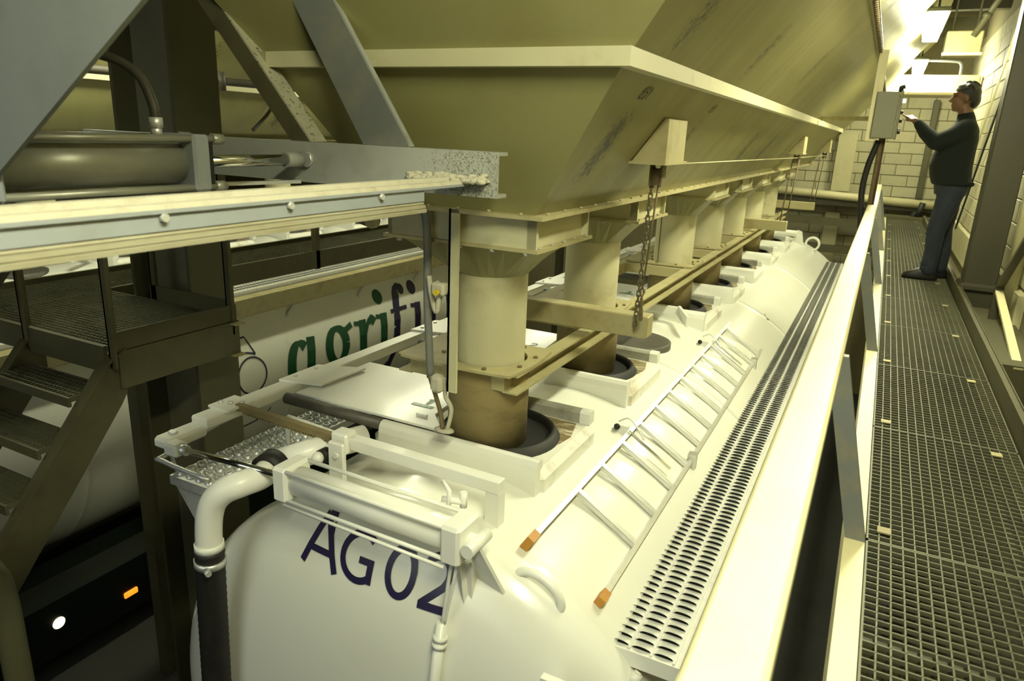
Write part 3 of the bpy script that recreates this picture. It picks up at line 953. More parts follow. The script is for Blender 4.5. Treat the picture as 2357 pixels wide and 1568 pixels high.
    tag(MB().tube([(-0.90, 3.3, 1.085), (-0.90, 8.75, 1.05), (-0.90, 12.9, 1.04)], 0.0035, 6).build('pull_cable', M_rope),
        'pale thin cable strung along the hopper from pulley to pulley', 'cable')


# ------------------------------------------------------------------ tank trailer
R0, ZC = 1.35, -1.6
YF, YR = 2.1, 12.5


def dish_y(x, z, depth=0.28):
    r = math.sqrt((x - XC) ** 2 + (z - ZC) ** 2) / R0
    return YF - depth * max(0.0, 1 - r ** 4) ** 0.5


def build_truck():
    t = thing('tank_trailer', 'white tank trailer lettered AG02 under the hopper', 'truck', (XC, 7.3, -3.7))
    prof = []
    for i in range(25):
        r = R0 * math.sin(PI / 2 * i / 24)
        prof.append((r, dish_y(XC + r, ZC)))
    prof += [(R0 + 0.003, YF + 0.01), (R0 + 0.003, YF + 0.03), (R0, YF + 0.04), (R0, YF + 0.10)]
    for y in (4.6, 7.1, 9.6):
        prof += [(R0, y - 0.07), (R0, y - 0.012), (R0 + 0.003, y - 0.006), (R0 + 0.003, y + 0.006), (R0, y + 0.012), (R0, y + 0.07)]
    prof.append((R0, YR - 0.08))
    for i in range(11):
        a = PI / 2 * (1 - i / 10)
        prof.append((R0 * math.sin(a), YR + 0.38 * math.cos(a)))
    MB().lathe(prof, (XC, 0, ZC), 'Y', 112).build('tank_shell', M_tank, t)

    # fleet number on the dished end
    def place(u, v, e):
        return (u, dish_y(u, v) - 0.004 - e, v)
    H, zb, wd = 0.197, -0.530, 0.0295
    top = zb + H

    def sc(pts, x0, x1):
        return densify([(x0 + (x1 - x0) * u, zb + H * v) for u, v in pts], 3)
    letters = [
        [(sc([(0.02, 0), (0.41, 1.0)], -1.885, -1.69), wd), (sc([(0.41, 1.0), (0.50, 1.0), (0.94, 0)], -1.885, -1.69), wd), (sc([(0.18, 0.33), (0.78, 0.33)], -1.885, -1.69), wd * 0.85)],
        [(ell(-1.592, zb + H / 2, 0.084, H / 2 - wd * 0.45, 52, 312, 26), wd * 0.92), (densify([(-1.534, zb + 0.013), (-1.534, zb + H * 0.53)], 4), wd), (densify([(-1.524, zb + H * 0.47), (-1.592, zb + H * 0.47)], 3), wd * 0.85)],
        [(ell(-1.395, zb + H / 2, 0.056, H / 2 - wd * 0.45, 0, 360, 32), wd * 0.95)],
        [(ell(-1.248, top - 0.066, 0.052, 0.054, 148, -32, 14) + densify([(-1.212, top - 0.108), (-1.292, zb + 0.018)], 4), wd * 0.92), (densify([(-1.302, zb + 0.013), (-1.182, zb + 0.013)], 4), wd)]]
    for G in letters:
        glyph_mb(G, place).build('fleet_letter', M_navy, t)

    # hatch pads
    for k, y0 in enumerate(PADS):
        pad = MB().cbox(-2.02, -1.10, y0 + 0.03, y0 + 0.70, -0.50, -0.212, 0.035).build('hatch_pad', M_pad, t)
        # front guide with rolled top
        prf = [(y0, -0.42), (y0, -0.20), (y0 + 0.006, -0.17), (y0 + 0.02, -0.152), (y0 + 0.04, -0.148), (y0 + 0.06, -0.155), (y0 + 0.068, -0.175), (y0 + 0.06, -0.19), (y0 + 0.045, -0.195), (y0 + 0.045, -0.42)]
        MB().prism(prf, -1.95, -1.115, 'X').build('front_guide', M_white, pad)
        MB().tube([(-2.56, y0 + 0.03, -0.165), (-1.95, y0 + 0.03, -0.17)], 0.03, 12).build('sealing_roll', M_dgrey, pad)
        yb = y0 + 0.655
        prb = [(yb, -0.215), (yb, -0.16), (yb + 0.012, -0.148), (yb + 0.05, -0.148), (yb + 0.06, -0.16), (yb + 0.06, -0.215)]
        MB().prism(prb, -1.9, -1.13, 'X').build('rear_guide', M_guide, pad)
        MB().prism([(a - 0.004, b + 0.004) for a, b in prb], -1.18, -1.125, 'X').build('guide_cap', M_white, pad)
        MB().tube([(-2.5, yb + 0.02, -0.165), (-1.9, yb + 0.02, -0.165)], 0.022, 10).build('rear_roll', M_dgrey, pad)
        cy = y0 + 0.325
        MB().lathe([(0.25, -0.206), (0.252, -0.18), (0.264, -0.17), (0.276, -0.175), (0.295, -0.206), (0.30, -0.212)], (-1.47, cy, 0), 'Z', 48).build('hatch_ring', M_black, pad)
        MB().lathe([(0.0, -0.209), (0.252, -0.209)], (-1.47, cy, 0), 'Z', 40).build('hatch_mouth', M_hole, pad)  # flat disc, the dark inside of the hatch painted on
        MB().prism([(-1.26, y0 + 0.20), (-1.175, y0 + 0.30), (-1.15, y0 + 0.47), (-1.19, y0 + 0.635), (-1.42, y0 + 0.645), (-1.30, y0 + 0.56), (-1.22, y0 + 0.46), (-1.19, y0 + 0.36)], -0.2125, -0.2108, 'Z').build('flour_stain', M_stain, pad)
        # slid-open cover
        cv = MB().prism([(-2.52, y0 + 0.055), (-1.63, y0 + 0.055), (-1.76, y0 + 0.20), (-1.79, y0 + 0.50), (-1.72, y0 + 0.66), (-2.52, y0 + 0.66)], -0.146, -0.134, 'Z').build('hatch_cover', M_white, pad)
        MB().box(-1.83, -1.77, y0 + 0.14, y0 + 0.152, -0.134, -0.122).build('cover_stop', M_white, cv)
        MB().prism([(-2.70, y0 + 0.12), (-2.70, y0 + 0.42), (-2.44, y0 + 0.52), (-2.46, y0 + 0.18)], -0.128, -0.116, 'Z').build('link_plate', M_white, t)
        bb = MB()
        bb.bolt((-2.66, y0 + 0.2, -0.116), 'Z', 0.012, 0.008).bolt((-2.66, y0 + 0.36, -0.116), 'Z', 0.012, 0.008)
        stuff(bb.build('plate_bolts', M_galv, t))
        if k < 4:
            # number decal: figure over a green bar
            cx, cyy, s = -1.87, y0 + 0.28, 0.07

            def pl(u, v, e, cx=cx, cyy=cyy, s=s):
                return (cx + u * s, cyy + v * s, -0.1325 + e)
            dg = {0: [([(-0.2, 0.85), (0.1, 1.1), (0.1, 0.0)], 0.26)],
                  1: [(ell(0, 0.8, 0.3, 0.3, 160, -40, 8) + [(-0.3, 0.0), (0.35, 0.0)], 0.2)],
                  2: [(ell(0, 0.8, 0.28, 0.26, 150, -80, 8), 0.2), (ell(0, 0.28, 0.3, 0.28, 85, -150, 8), 0.2)],
                  3: [([(0.3, 0.35), (-0.35, 0.35), (0.15, 1.1), (0.15, 0.0)], 0.2)]}[k]
            glyph_mb(dg, pl).build('number_decal', M_decal, cv)
            bar = MB().add([pl(-0.9, -0.55, 0), pl(0.9, -0.55, 0), pl(0.9, -0.12, 0), pl(-0.9, -0.12, 0)], [(0, 1, 2, 3)]).build('decal_bar', M_decal, cv)
            wr = []
            for q in range(8):
                u = -0.7 + q * 0.18
                wr.append(([(u, -0.42), (u, -0.25)] if q in (3, 5, 6) else ell(u + 0.03, -0.34, 0.06, 0.07, 40, 320, 6), 0.045))
            glyph_mb(wr, lambda u, v, e, pl=pl: pl(u, v, 0.0006 + e)).build('decal_word', M_white, cv)

    # slide bar that moves the covers, with its end fitting
    sb = MB().cbox(-2.70, -2.60, 2.06, 12.0, -0.185, -0.128, 0.008).build('slide_bar', M_white, t)
    MB().cbox(-2.705, -2.60, 1.86, 2.075, -0.215, -0.160, 0.014).build('bar_end', M_white, sb)
    MB().cbox(-2.62, -2.54, 1.845, 1.915, -0.225, -0.165, 0.01).build('rod_end', M_white, sb)
    MB().bolt((-2.655, 1.93, -0.16), 'Z', 0.02, 0.012).build('pin', M_galv, sb)
    for kk, yy in enumerate((2.22, 2.27, 2.33)):
        MB().bolt((-2.68 + 0.045 * kk, yy - 0.03 * kk, -0.116), 'Z', 0.012, 0.012).build('bolt', M_galv, sb)
    MB().box(-2.71, -2.575, 2.17, 2.33, -0.128, -0.116).build('rack_plate', M_white, sb)
    # rack and pinion block
    rk = MB().bar((-2.60, 2.25, -0.125), (-1.93, 2.215, -0.125), 0.03, 0.032).build('rack', M_sleeve, t)
    b = MB()
    for k in range(36):
        x = -2.55 + 0.0175 * k
        yy = 2.25 - 0.035 * (x + 2.6) / 0.67
        b.box(x, x + 0.009, yy - 0.014, yy + 0.014, -0.152, -0.1405)
    stuff(b.build('rack_teeth', M_sleeve, rk))
    pb = MB().cbox(-1.955, -1.865, 2.17, 2.25, -0.17, -0.075, 0.01).build('pinion_block', M_white, t)
    MB().cbox(-1.935, -1.85, 2.13, 2.155, -0.32, -0.10, 0.006).build('block_foot', M_white, pb)
    for z in (-0.155, -0.27):
        MB().bolt((-1.885, 2.13, z), 'Y', 0.014, 0.01).build('bolt', M_white, pb)
    MB().ball((-2.0, 2.14, -0.20), 0.028, 12, 8).build('knob', M_white, pb)
    MB().tube([(-1.99, 2.15, -0.2), (-1.99, 2.19, -0.2)], 0.036, 12).build('knob_seal', M_black, pb)
    MB().bar((-1.865, 2.215, -0.12), (-1.13, 2.215, -0.13), 0.055, 0.055).build('guide_arm', M_white, t, bevel=0.004)
    MB().box(-1.19, -1.13, 2.19, 2.245, -0.32, -0.155).build('arm_leg', M_white, t)
    MB().lathe([(0.0, -0.238), (0.25, -0.238), (0.27, -0.245), (0.27, -0.30)], (-1.46, 4.93, 0), 'Z', 40).build('blank_hatch', M_dgrey, t)
    MB().bar((-1.90, 5.56, -0.12), (-1.29, 5.56, -0.13), 0.05, 0.055).bar((-1.30, 5.56, -0.13), (-1.16, 5.28, -0.14), 0.02, 0.085).build('guide_arm', M_white, t)
    # pneumatic actuator
    ac = MB().tube([(-1.93, 1.9, -0.170), (-1.12, 1.9, -0.185)], 0.060, 28).build('actuator_barrel', M_white, t)
    MB().cbox(-1.955, -1.88, 1.825, 1.975, -0.245, -0.095, 0.012).build('end_cap', M_white, ac)
    MB().cbox(-1.17, -1.09, 1.825, 1.975, -0.262, -0.11, 0.012).build('end_cap', M_white, ac)
    for dy, dz in ((-0.062, 0.062), (0.062, 0.062), (-0.062, -0.062), (0.062, -0.062)):
        MB().tube([(-1.90, 1.9 + dy, -0.170 + dz), (-1.13, 1.9 + dy, -0.185 + dz)], 0.0085, 8).build('tie_rod', M_white, ac)
    MB().tube([(-2.60, 1.88, -0.195), (-1.93, 1.9, -0.170)], 0.0135, 12).build('piston_rod', M_chrome, ac)
    MB().tube([(-2.56, 1.881, -0.193), (-2.51, 1.883, -0.192)], 0.024, 8).build('rod_nut', M_galv, ac)
    MB().tube([(-1.90, 1.83, -0.25), (-1.15, 1.83, -0.275)], 0.007, 8).build('air_line', M_white, ac)
    MB().tube([(-1.06, 1.83, -0.185), (-1.06, 1.97, -0.185)], 0.026, 12).tube([(-1.06, 1.90, -0.185), (-1.10, 1.90, -0.185)], 0.03, 10).build('clevis', M_white, ac)
    b = MB()
    b.tube([(-1.25, 1.97, -0.10), (-1.16, 1.99, -0.10)], 0.012, 8).tube([(-1.22, 1.97, -0.13), (-1.22, 1.97, -0.06), (-1.26, 1.99, -0.04)], 0.009, 8)
    b.tube([(-1.17, 1.99, -0.12), (-1.17, 1.99, -0.06)], 0.014, 8)
    b.build('air_valve', M_white, ac)
    # gusset plates of the clevis
    def plate(pts, n, th=0.012):
        n = Vector(n).normalized() * th
        k = len(pts)
        vs = [tuple(p) for p in pts] + [tuple(Vector(p) + n) for p in pts]
        MB().add(vs, [list(range(k)), list(range(2 * k - 1, k - 1, -1))] + [(i, i + k, (i + 1) % k + k, (i + 1) % k) for i in range(k)]).build('gusset', M_white, t)
    plate([(-1.095, 1.87, -0.175), (-1.045, 1.88, -0.185), (-0.985, 1.985, -0.43), (-1.10, 1.98, -0.395), (-1.085, 1.90, -0.24)], (0.35, 0.9, 0.2))
    plate([(-1.16, 1.93, -0.36), (-1.13, 1.90, -0.285), (-1.09, 1.90, -0.28), (-1.10, 1.97, -0.39), (-1.10, 1.93, -0.485), (-1.118, 1.925, -0.49)], (0.3, 0.9, 0.1))
    # air drop pipes
    dp = MB().tube([(-1.178, 1.868, -0.535), (-1.180, 1.815, -0.80), (-1.185, 1.79, -1.3)], 0.021, 12).build('drop_pipe', M_white, t)
    MB().tube([(-1.178, 1.858, -0.592), (-1.178, 1.855, -0.608)], 0.028, 12).tube([(-1.178, 1.852, -0.618), (-1.178, 1.849, -0.634)], 0.028, 12).build('pipe_collar', M_white, dp)
    MB().tube(smooth_path([(-1.135, 1.86, -0.26), (-1.15, 1.86, -0.36), (-1.172, 1.862, -0.54)], 5), 0.007, 8).build('hose_line', M_white, dp)
    MB().tube(smooth_path([(-1.115, 1.86, -0.26), (-1.13, 1.86, -0.36), (-1.165, 1.862, -0.54)], 5), 0.006, 8).build('hose_line', M_white, dp)
    # discharge pipe: elbow, coupling, hose
    el = MB().tube(smooth_path([(-2.266, 1.76, -0.52), (-2.262, 1.76, -0.45), (-2.25, 1.762, -0.37), (-2.225, 1.77, -0.30), (-2.182, 1.79, -0.250), (-2.135, 1.83, -0.225), (-2.115, 1.92, -0.225), (-2.13, 1.98, -0.222)], 6), 0.054, 20).build('elbow_pipe', M_white, t)
    MB().tube([(-2.266, 1.76, -0.53), (-2.266, 1.76, -0.50)], 0.060, 20).build('pipe_lip', M_white, el)
    MB().tube([(-2.13, 1.96, -0.224), (-2.14, 2.035, -0.217)], 0.072, 24).build('coupling', M_black, t)
    MB().tube([(-2.14, 2.03, -0.216), (-2.06, 2.2, -0.2), (-1.97, 2.42, -0.2)], 0.058, 20).build('manifold_pipe', M_white, t)
    hs = MB()
    pts, rs = [], []
    for k in range(120):
        z = -0.53 - 0.018 * k
        pts.append((-2.268 - 0.05 * min(1, k / 60), 1.76, z))
        rs.append(0.059 + 0.003 * (k % 2))
    hs.tube(pts, rs, 20)
    ho = hs.build('rubber_hose', M_black, t)
    MB().tube([(-2.268, 1.76, -0.575), (-2.270, 1.76, -0.605)], 0.065, 20).build('hose_clamp', M_galv, ho)
    MB().tube([(-2.225, 1.70, -0.59), (-2.195, 1.69, -0.59)], 0.013, 8).build('clamp_screw', M_galv, ho)
    # left step walk with its tubular guard
    lw = MB().box(-2.74, -2.48, 1.95, 5.2, -0.445, -0.40).build('left_step', M_galv, t)
    b = MB()
    for i in range(4):
        for j in range(58):
            b.cur = 0
            b.lathe([(0.025, 0.0), (0.022, 0.012), (0.015, 0.014), (0.014, 0.003)], (-2.705 + 0.062 * i, 1.99 + 0.056 * j, -0.40), 'Z', 8)
            b.cur = 1
            b.lathe([(0.0, 0.003), (0.0145, 0.003)], (-2.705 + 0.062 * i, 1.99 + 0.056 * j, -0.40), 'Z', 8, False)  # dark disc painted as the shade in each stud hole
    stuff(b.build('step_studs', [M_galv, M_hole], lw))
    MB().tube(smooth_path([(-2.48, 1.96, -0.36), (-2.76, 1.94, -0.33), (-2.79, 2.0, -0.32), (-2.79, 2.6, -0.26), (-2.79, 5.0, -0.26)], 4), 0.012, 8).build('guard_tube', M_galv, t)
    MB().tube([(-2.79, 2.0, -0.32), (-2.74, 2.0, -0.43)], 0.009, 8).build('guard_strut', M_galv, t)
    MB().prism([(-2.72, -0.445), (-2.50, -0.445), (-2.44, -0.75), (-2.49, -0.75)], 1.96, 1.975, 'Y').build('step_bracket', M_galv, t)
    MB().tube(smooth_path([(-2.36, 2.33, -0.30), (-2.36, 2.33, -0.17), (-2.30, 2.32, -0.15), (-1.97, 2.30, -0.16)], 4), 0.012, 8).build('grab_loop', M_white, t)
    # right tread walk: three rows of raised teeth
    x0, x1, y0, y1, zt = -0.635, -0.36, 2.14, 12.3, -0.595
    tw = MB().box(x0, x1, y0, y1, zt - 0.045, zt).build('tread_walk', M_tread, t)
    b = MB()
    for i in range(3):
        xc = x0 + 0.045 + 0.083 * i
        for j in range(225):
            y = y0 + 0.02 + 0.045 * j
            b.cur = 0
            top_, base = [], []
            for s in range(7):
                u = -1 + s / 3
                top_.append((xc + 0.040 * u, y + 0.006 * u * u, zt + 0.002 + 0.015 * (1 - u * u)))
                base.append((xc + 0.040 * u, y + 0.038 - 0.010 * u * u, zt + 0.001))
            b.add(top_ + base, [(s, s + 1, 8 + s, 7 + s) for s in range(6)], True)
            b.cur = 1
            b.add([(xc - 0.034, y + 0.004, zt + 0.001), (xc + 0.034, y + 0.004, zt + 0.001), (xc + 0.026, y + 0.018, zt + 0.001), (xc - 0.026, y + 0.018, zt + 0.001)], [(0, 1, 2, 3)])  # dark quad painted as the shade under each raised tooth
    b.cur = 0
    for i in range(4):
        xs = x0 + 0.0035 + 0.083 * i
        b.box(xs - 0.005, xs + 0.005, y0, y1, zt, zt + 0.012)
    stuff(b.build('tread_teeth', [M_tread, M_hole], tw))
    MB().box(x0 - 0.004, x1, y0 - 0.006, y0, zt - 0.06, zt + 0.004).build('tread_end', M_white, tw)
    for y in (2.3, 4.2, 6.1, 8.0, 9.9, 11.8):
        MB().bar((x1 - 0.02, y, zt - 0.05), (-0.42, y, -1.0), 0.03, 0.012, (0, 1, 0)).build('walk_strut', M_white, t)
    for y in (2.35, 3.05, 3.9, 4.8, 5.7, 6.8, 8.0):
        MB().ball((x0 - 0.022, y, zt + 0.012), 0.011, 8, 5).build('weld_boss', M_black, t)
    MB().tube([(-0.50, 2.13, -0.66), (-0.55, 2.02, -0.78)], 0.014, 8).tube([(-0.50, 2.12, -0.66), (-0.51, 2.1, -0.69)], 0.022, 8).build('walk_stay', M_white, t)
    # lifting eyes front and rear, rear fittings
    pts = []
    for i in range(15):
        a = -0.15 + (PI + 0.3) * i / 14
        ca, sa = 0.10 * math.cos(a), 0.062 * math.sin(a)
        pts.append((-0.885 + 0.89 * ca + 0.45 * sa, 2.065, -0.425 - 0.45 * ca + 0.89 * sa))
    MB().tube(pts, 0.017, 10).build('lifting_eye', M_white, t)
    pts = [(-0.86 + 0.10 * math.cos(2 * PI * i / 20), 12.3, -0.33 + 0.10 * math.sin(2 * PI * i / 20)) for i in range(20)]
    MB().tube(pts, 0.018, 8, closed=True).build('lifting_eye', M_white, t)
    MB().prism([(-1.18, -0.35), (-0.98, -0.38), (-1.03, -0.14), (-1.10, -0.12)], 12.15, 12.2, 'Y').build('rear_gusset', M_white, t)
    MB().tube([(-1.9, 12.1, -0.17), (-1.1, 12.1, -0.17)], 0.05, 14).build('rear_actuator', M_white, t)
    # ladder clips and shell fittings
    for (x, y, z) in ((-1.03, 3.42, -0.325), (-1.03, 5.35, -0.325)):
        MB().box(x - 0.05, x + 0.03, y, y + 0.02, z - 0.02, z + 0.035).build('ladder_clip', M_white, t)
        MB().ball((x - 0.03, y - 0.012, z + 0.03), 0.017, 10, 6).build('clip_knob', M_black, t)
    MB().ball((-0.80, 7.1, -0.47), 0.03, 8, 6).tube([(-0.84, 7.2, -0.43), (-0.74, 6.95, -0.5)], 0.01, 6).build('shell_fitting', M_rust, t)
    tx = [(-0.75, 1.86), (-0.68, 1.88), (-0.68, 1.90), (-0.75, 1.88)]
    MB().box(-0.76, -0.68, 1.83, 1.86, -0.585, -0.57).box(-0.735, -0.70, 1.83, 1.86, -0.75, -0.575).build('tee_fitting', M_white, t)
    # running gear under the tank
    ch = MB().box(XC - 0.45, XC - 0.33, 2.4, 12.5, -2.95, -2.62).box(XC + 0.33, XC + 0.45, 2.4, 12.5, -2.95, -2.62)
    ch.build('chassis', M_dgrey, t)
    for y in (8.6, 9.9, 11.2):
        for s in (-1, 1):
            MB().lathe([(0.12, -0.16), (0.44, -0.17), (0.5, -0.12), (0.5, 0.12), (0.44, 0.17), (0.12, 0.16)], (XC + s * 1.03, y, -3.2), 'X', 28).build('wheel', M_black, t)
    MB().box(XC - 0.12, XC + 0.12, 3.4, 3.6, -3.7, -2.7).build('landing_leg', M_dgrey, t)
    return t


def build_ladder():
    t = thing('aluminium_ladder', 'aluminium ladder with orange end caps lying on the white tank', 'ladder', (-0.85, 4.1, -0.42))
    A, B = (-0.99, -0.315), (-0.70, -0.50)
    for x, z, y0, y1 in ((A[0], A[1], 2.2, 6.12), (B[0], B[1], 2.24, 6.1)):
        r = MB().bar((x, y0, z), (x, y1, z), 0.022, 0.05, (0.54, 0, 0.84)).build('rail', M_alu, t)
        MB().bar((x, y0 - 0.03, z), (x, y0 + 0.035, z), 0.034, 0.060, (0.54, 0, 0.84)).build('end_cap', M_orange, r)
    for k in range(12):
        y = 2.66 + 0.3 * k
        MB().bar((A[0], y, A[1] + 0.008), (B[0], y, B[1] + 0.008), 0.036, 0.026, (0.54, 0, 0.84)).build('rung', M_alu, t, bevel=0.004)
    for y in (3.36, 5.4):
        MB().bar((-0.98, y, -0.285), (-0.74, y, -0.44), 0.012, 0.012).build('hold_rod', M_chrome, t)
        MB().box(-0.71, -0.665, y + 0.25, y + 0.30, -0.55, -0.45).build('side_clip', M_alu, t)
    MB().tube(smooth_path([(-1.05, 3.40, -0.26), (-1.0, 3.42, -0.24), (-0.94, 3.40, -0.28), (-0.90, 3.38, -0.325)], 5), 0.0045, 6).build('strap', M_galv, t)
    MB().tube(smooth_path([(-1.05, 5.38, -0.26), (-1.0, 5.40, -0.24), (-0.94, 5.38, -0.28), (-0.90, 5.36, -0.325)], 5), 0.0045, 6).build('strap', M_galv, t)


# ------------------------------------------------------------------ near left machinery
def build_pusher():
    t = thing('slide_gate_beam', 'grey dust-splashed channel beam across the hopper front', 'beam', (-2.0, 2.15, 1.05))
    prof = [(2.10, 0.985), (2.17, 0.985), (2.17, 0.997), (2.112, 0.997), (2.112, 1.122), (2.17, 1.122), (2.17, 1.134), (2.10, 1.134)]
    MB().prism(prof, -3.3, -1.135, 'X').build('channel', M_splash, t)
    b = MB()
    random.seed(3)
    for k in range(150):
        x = -1.17 - 0.30 * random.random() ** 1.3
        q = random.random()
        b.ball((x, 2.096 - 0.045 * q, 1.036 + 0.026 * (1 - q) * random.random()), (0.012 + 0.010 * random.random(), 0.010, 0.006 + 0.005 * random.random()), 6, 4)
    stuff(b.build('dust_heap', M_dust, t))
    MB().tube([(-1.95, 2.10, 1.07), (-1.95, 2.085, 1.07)], 0.030, 6).build('rod_nut', M_galv, t)
    # pusher rail (towards the camera)
    r = thing('guide_rail', 'cream guide rail with bolted grey web running to the left edge', 'rail', (-1.3, 1.2, 0.98))
    MB().prism([(-1.325, 0.985), (-1.246, 0.985), (-1.246, 1.022), (-1.325, 1.022)], 0.05, 1.84, 'Y').build('rail_web', M_web, r)
    MB().prism([(-1.325, 0.952), (-1.236, 0.952), (-1.236, 0.961), (-1.243, 0.963), (-1.240, 0.965), (-1.241, 0.973), (-1.249, 0.975), (-1.246, 0.977), (-1.252, 0.986), (-1.325, 0.986)], 0.05, 1.84, 'Y').build('lower_flange', M_flange, r)
    MB().prism([(-1.325, 1.020), (-1.238, 1.020), (-1.238, 1.028), (-1.258, 1.033), (-1.325, 1.036)], 0.05, 2.09, 'Y').build('upper_flange', M_web, r)
    MB().prism([(-1.262, 1.030), (-1.238, 1.027), (-1.243, 1.038), (-1.257, 1.040)], 0.05, 2.07, 'Y').build('dust_ridge', M_dust, r)
    MB().prism([(-1.322, 1.034), (-1.290, 1.034), (-1.295, 1.047), (-1.314, 1.048)], 0.05, 2.07, 'Y').build('dust_ridge', M_dust, r)
    for y in (0.62, 0.93, 1.27, 1.62):
        MB().bolt((-1.246, y, 1.012), 'X', 0.009, 0.012).build('bolt', M_galv, r)
    # pneumatic cylinder
    c = thing('pneumatic_cylinder', 'large grey pneumatic cylinder with chrome rod behind the guide rail', 'cylinder', (-1.95, 1.1, 1.07))
    MB().tube([(-1.95, 0.975, 1.07), (-1.95, 1.53, 1.07)], 0.062, 32).build('barrel', M_cylalu, c)
    MB().cbox(-2.04, -1.86, 1.52, 1.58, 0.985, 1.155, 0.008).build('end_cap', M_cap, c)
    MB().cbox(-2.04, -1.86, 0.964, 0.98, 0.985, 1.155, 0.008).build('end_cap', M_cap, c)
    MB().cbox(-2.03, -1.87, 1.58, 1.60, 0.995, 1.145, 0.004).build('gasket', M_black, c)
    for dx, dz in ((-0.072, 0.072), (0.072, 0.072), (0.072, -0.072), (-0.072, -0.072)):
        MB().tube([(-1.95 + dx, 0.97, 1.07 + dz), (-1.95 + dx, 1.62, 1.07 + dz)], 0.011, 8).tube([(-1.95 + dx, 1.60, 1.07 + dz), (-1.95 + dx, 1.64, 1.07 + dz)], 0.017, 6).build('tie_rod', M_cylalu, c)
    MB().tube([(-1.95, 1.58, 1.07), (-1.95, 2.0, 1.07)], 0.020, 14).build('piston_rod', M_chrome, c)
    MB().tube([(-1.95, 1.98, 1.07), (-1.95, 2.06, 1.07)], 0.027, 12).build('rod_end', M_beam, c)
    MB().tube(smooth_path([(-1.93, 1.45, 1.19), (-1.935, 1.45, 1.24), (-1.99, 1.45, 1.32), (-2.08, 1.42, 1.365), (-2.25, 1.38, 1.38), (-2.6, 1.3, 1.36)], 6), 0.014, 10).build('air_hose', M_pipe, c)
    MB().tube([(-1.93, 1.45, 1.145), (-1.93, 1.45, 1.175)], 0.016, 6).tube([(-1.93, 1.45, 1.17), (-1.93, 1.45, 1.20)], 0.020, 6).build('hose_fitting', M_galv, c)
    tag(MB().bar((-2.15, 1.6, 0.98), (-2.0, 2.1, 0.985), 0.03, 0.012).bar((-2.45, 1.45, 0.975), (-2.15, 1.6, 0.98), 0.03, 0.012).build('cam_strip', M_galv),
        'bent steel strip under the chrome piston rod', 'strip')
    # sloping struts above the beam
    s = thing('sloping_strut', 'speckled angle strut sloping up left of the hopper', 'strut', (-2.08, 2.2, 1.14))
    MB().add([(-2.07, 2.14, 1.135), (-1.975, 2.14, 1.135), (-2.91, 2.14, 2.2), (-3.02, 2.14, 2.2), (-2.07, 2.15, 1.135), (-1.975, 2.15, 1.135), (-2.91, 2.15, 2.2), (-3.02, 2.15, 2.2)],
             [(0, 1, 2, 3), (7, 6, 5, 4), (0, 4, 5, 1), (1, 5, 6, 2), (2, 6, 7, 3), (3, 7, 4, 0)]).build('near_leg', M_green_grey, s)  # darker olive on this leg: its shade is put into the colour
    MB().add([(-1.965, 2.14, 1.135), (-1.965, 2.225, 1.135), (-2.90, 2.225, 2.2), (-2.90, 2.14, 2.2), (-1.975, 2.14, 1.135), (-1.975, 2.225, 1.135), (-2.91, 2.225, 2.2), (-2.91, 2.14, 2.2)],
             [(0, 1, 2, 3), (7, 6, 5, 4), (0, 4, 5, 1), (1, 5, 6, 2), (2, 6, 7, 3), (3, 7, 4, 0)]).build('top_leg', M_splash2, s)
    s = thing('sloping_strut', 'broad grey plate strut with its lit edge painted pale, sloping over the hopper front', 'strut', (-1.65, 2.16, 1.14))
    MB().add([(-1.71, 2.13, 1.135), (-1.505, 2.13, 1.135), (-2.29, 2.13, 2.3), (-2.45, 2.13, 2.3), (-1.71, 2.145, 1.135), (-1.505, 2.145, 1.135), (-2.29, 2.145, 2.3), (-2.45, 2.145, 2.3)],
             [(0, 1, 2, 3), (7, 6, 5, 4), (0, 4, 5, 1), (1, 5, 6, 2), (2, 6, 7, 3), (3, 7, 4, 0)]).build('plate', M_grey, s)
    MB().bar((-1.502, 2.14, 1.135), (-2.287, 2.14, 2.3), 0.022, 0.008, (0.83, 0, 0.56)).build('lit_edge', M_beam, s)  # light on the plate's edge painted as a paler strip
    # big sloping plate close to the lens
    pl = [(-0.47, 1.9), (-1.263, 1.41), (-1.83, 1.06), (-2.15, 0.863), (-3.0, 0.863), (-3.0, 1.9)]
    tag(MB().prism(pl, 0.95, 0.962, 'Y').build('chute_plate', M_plate),
        'big blurred grey plate at the top left corner', 'plate')


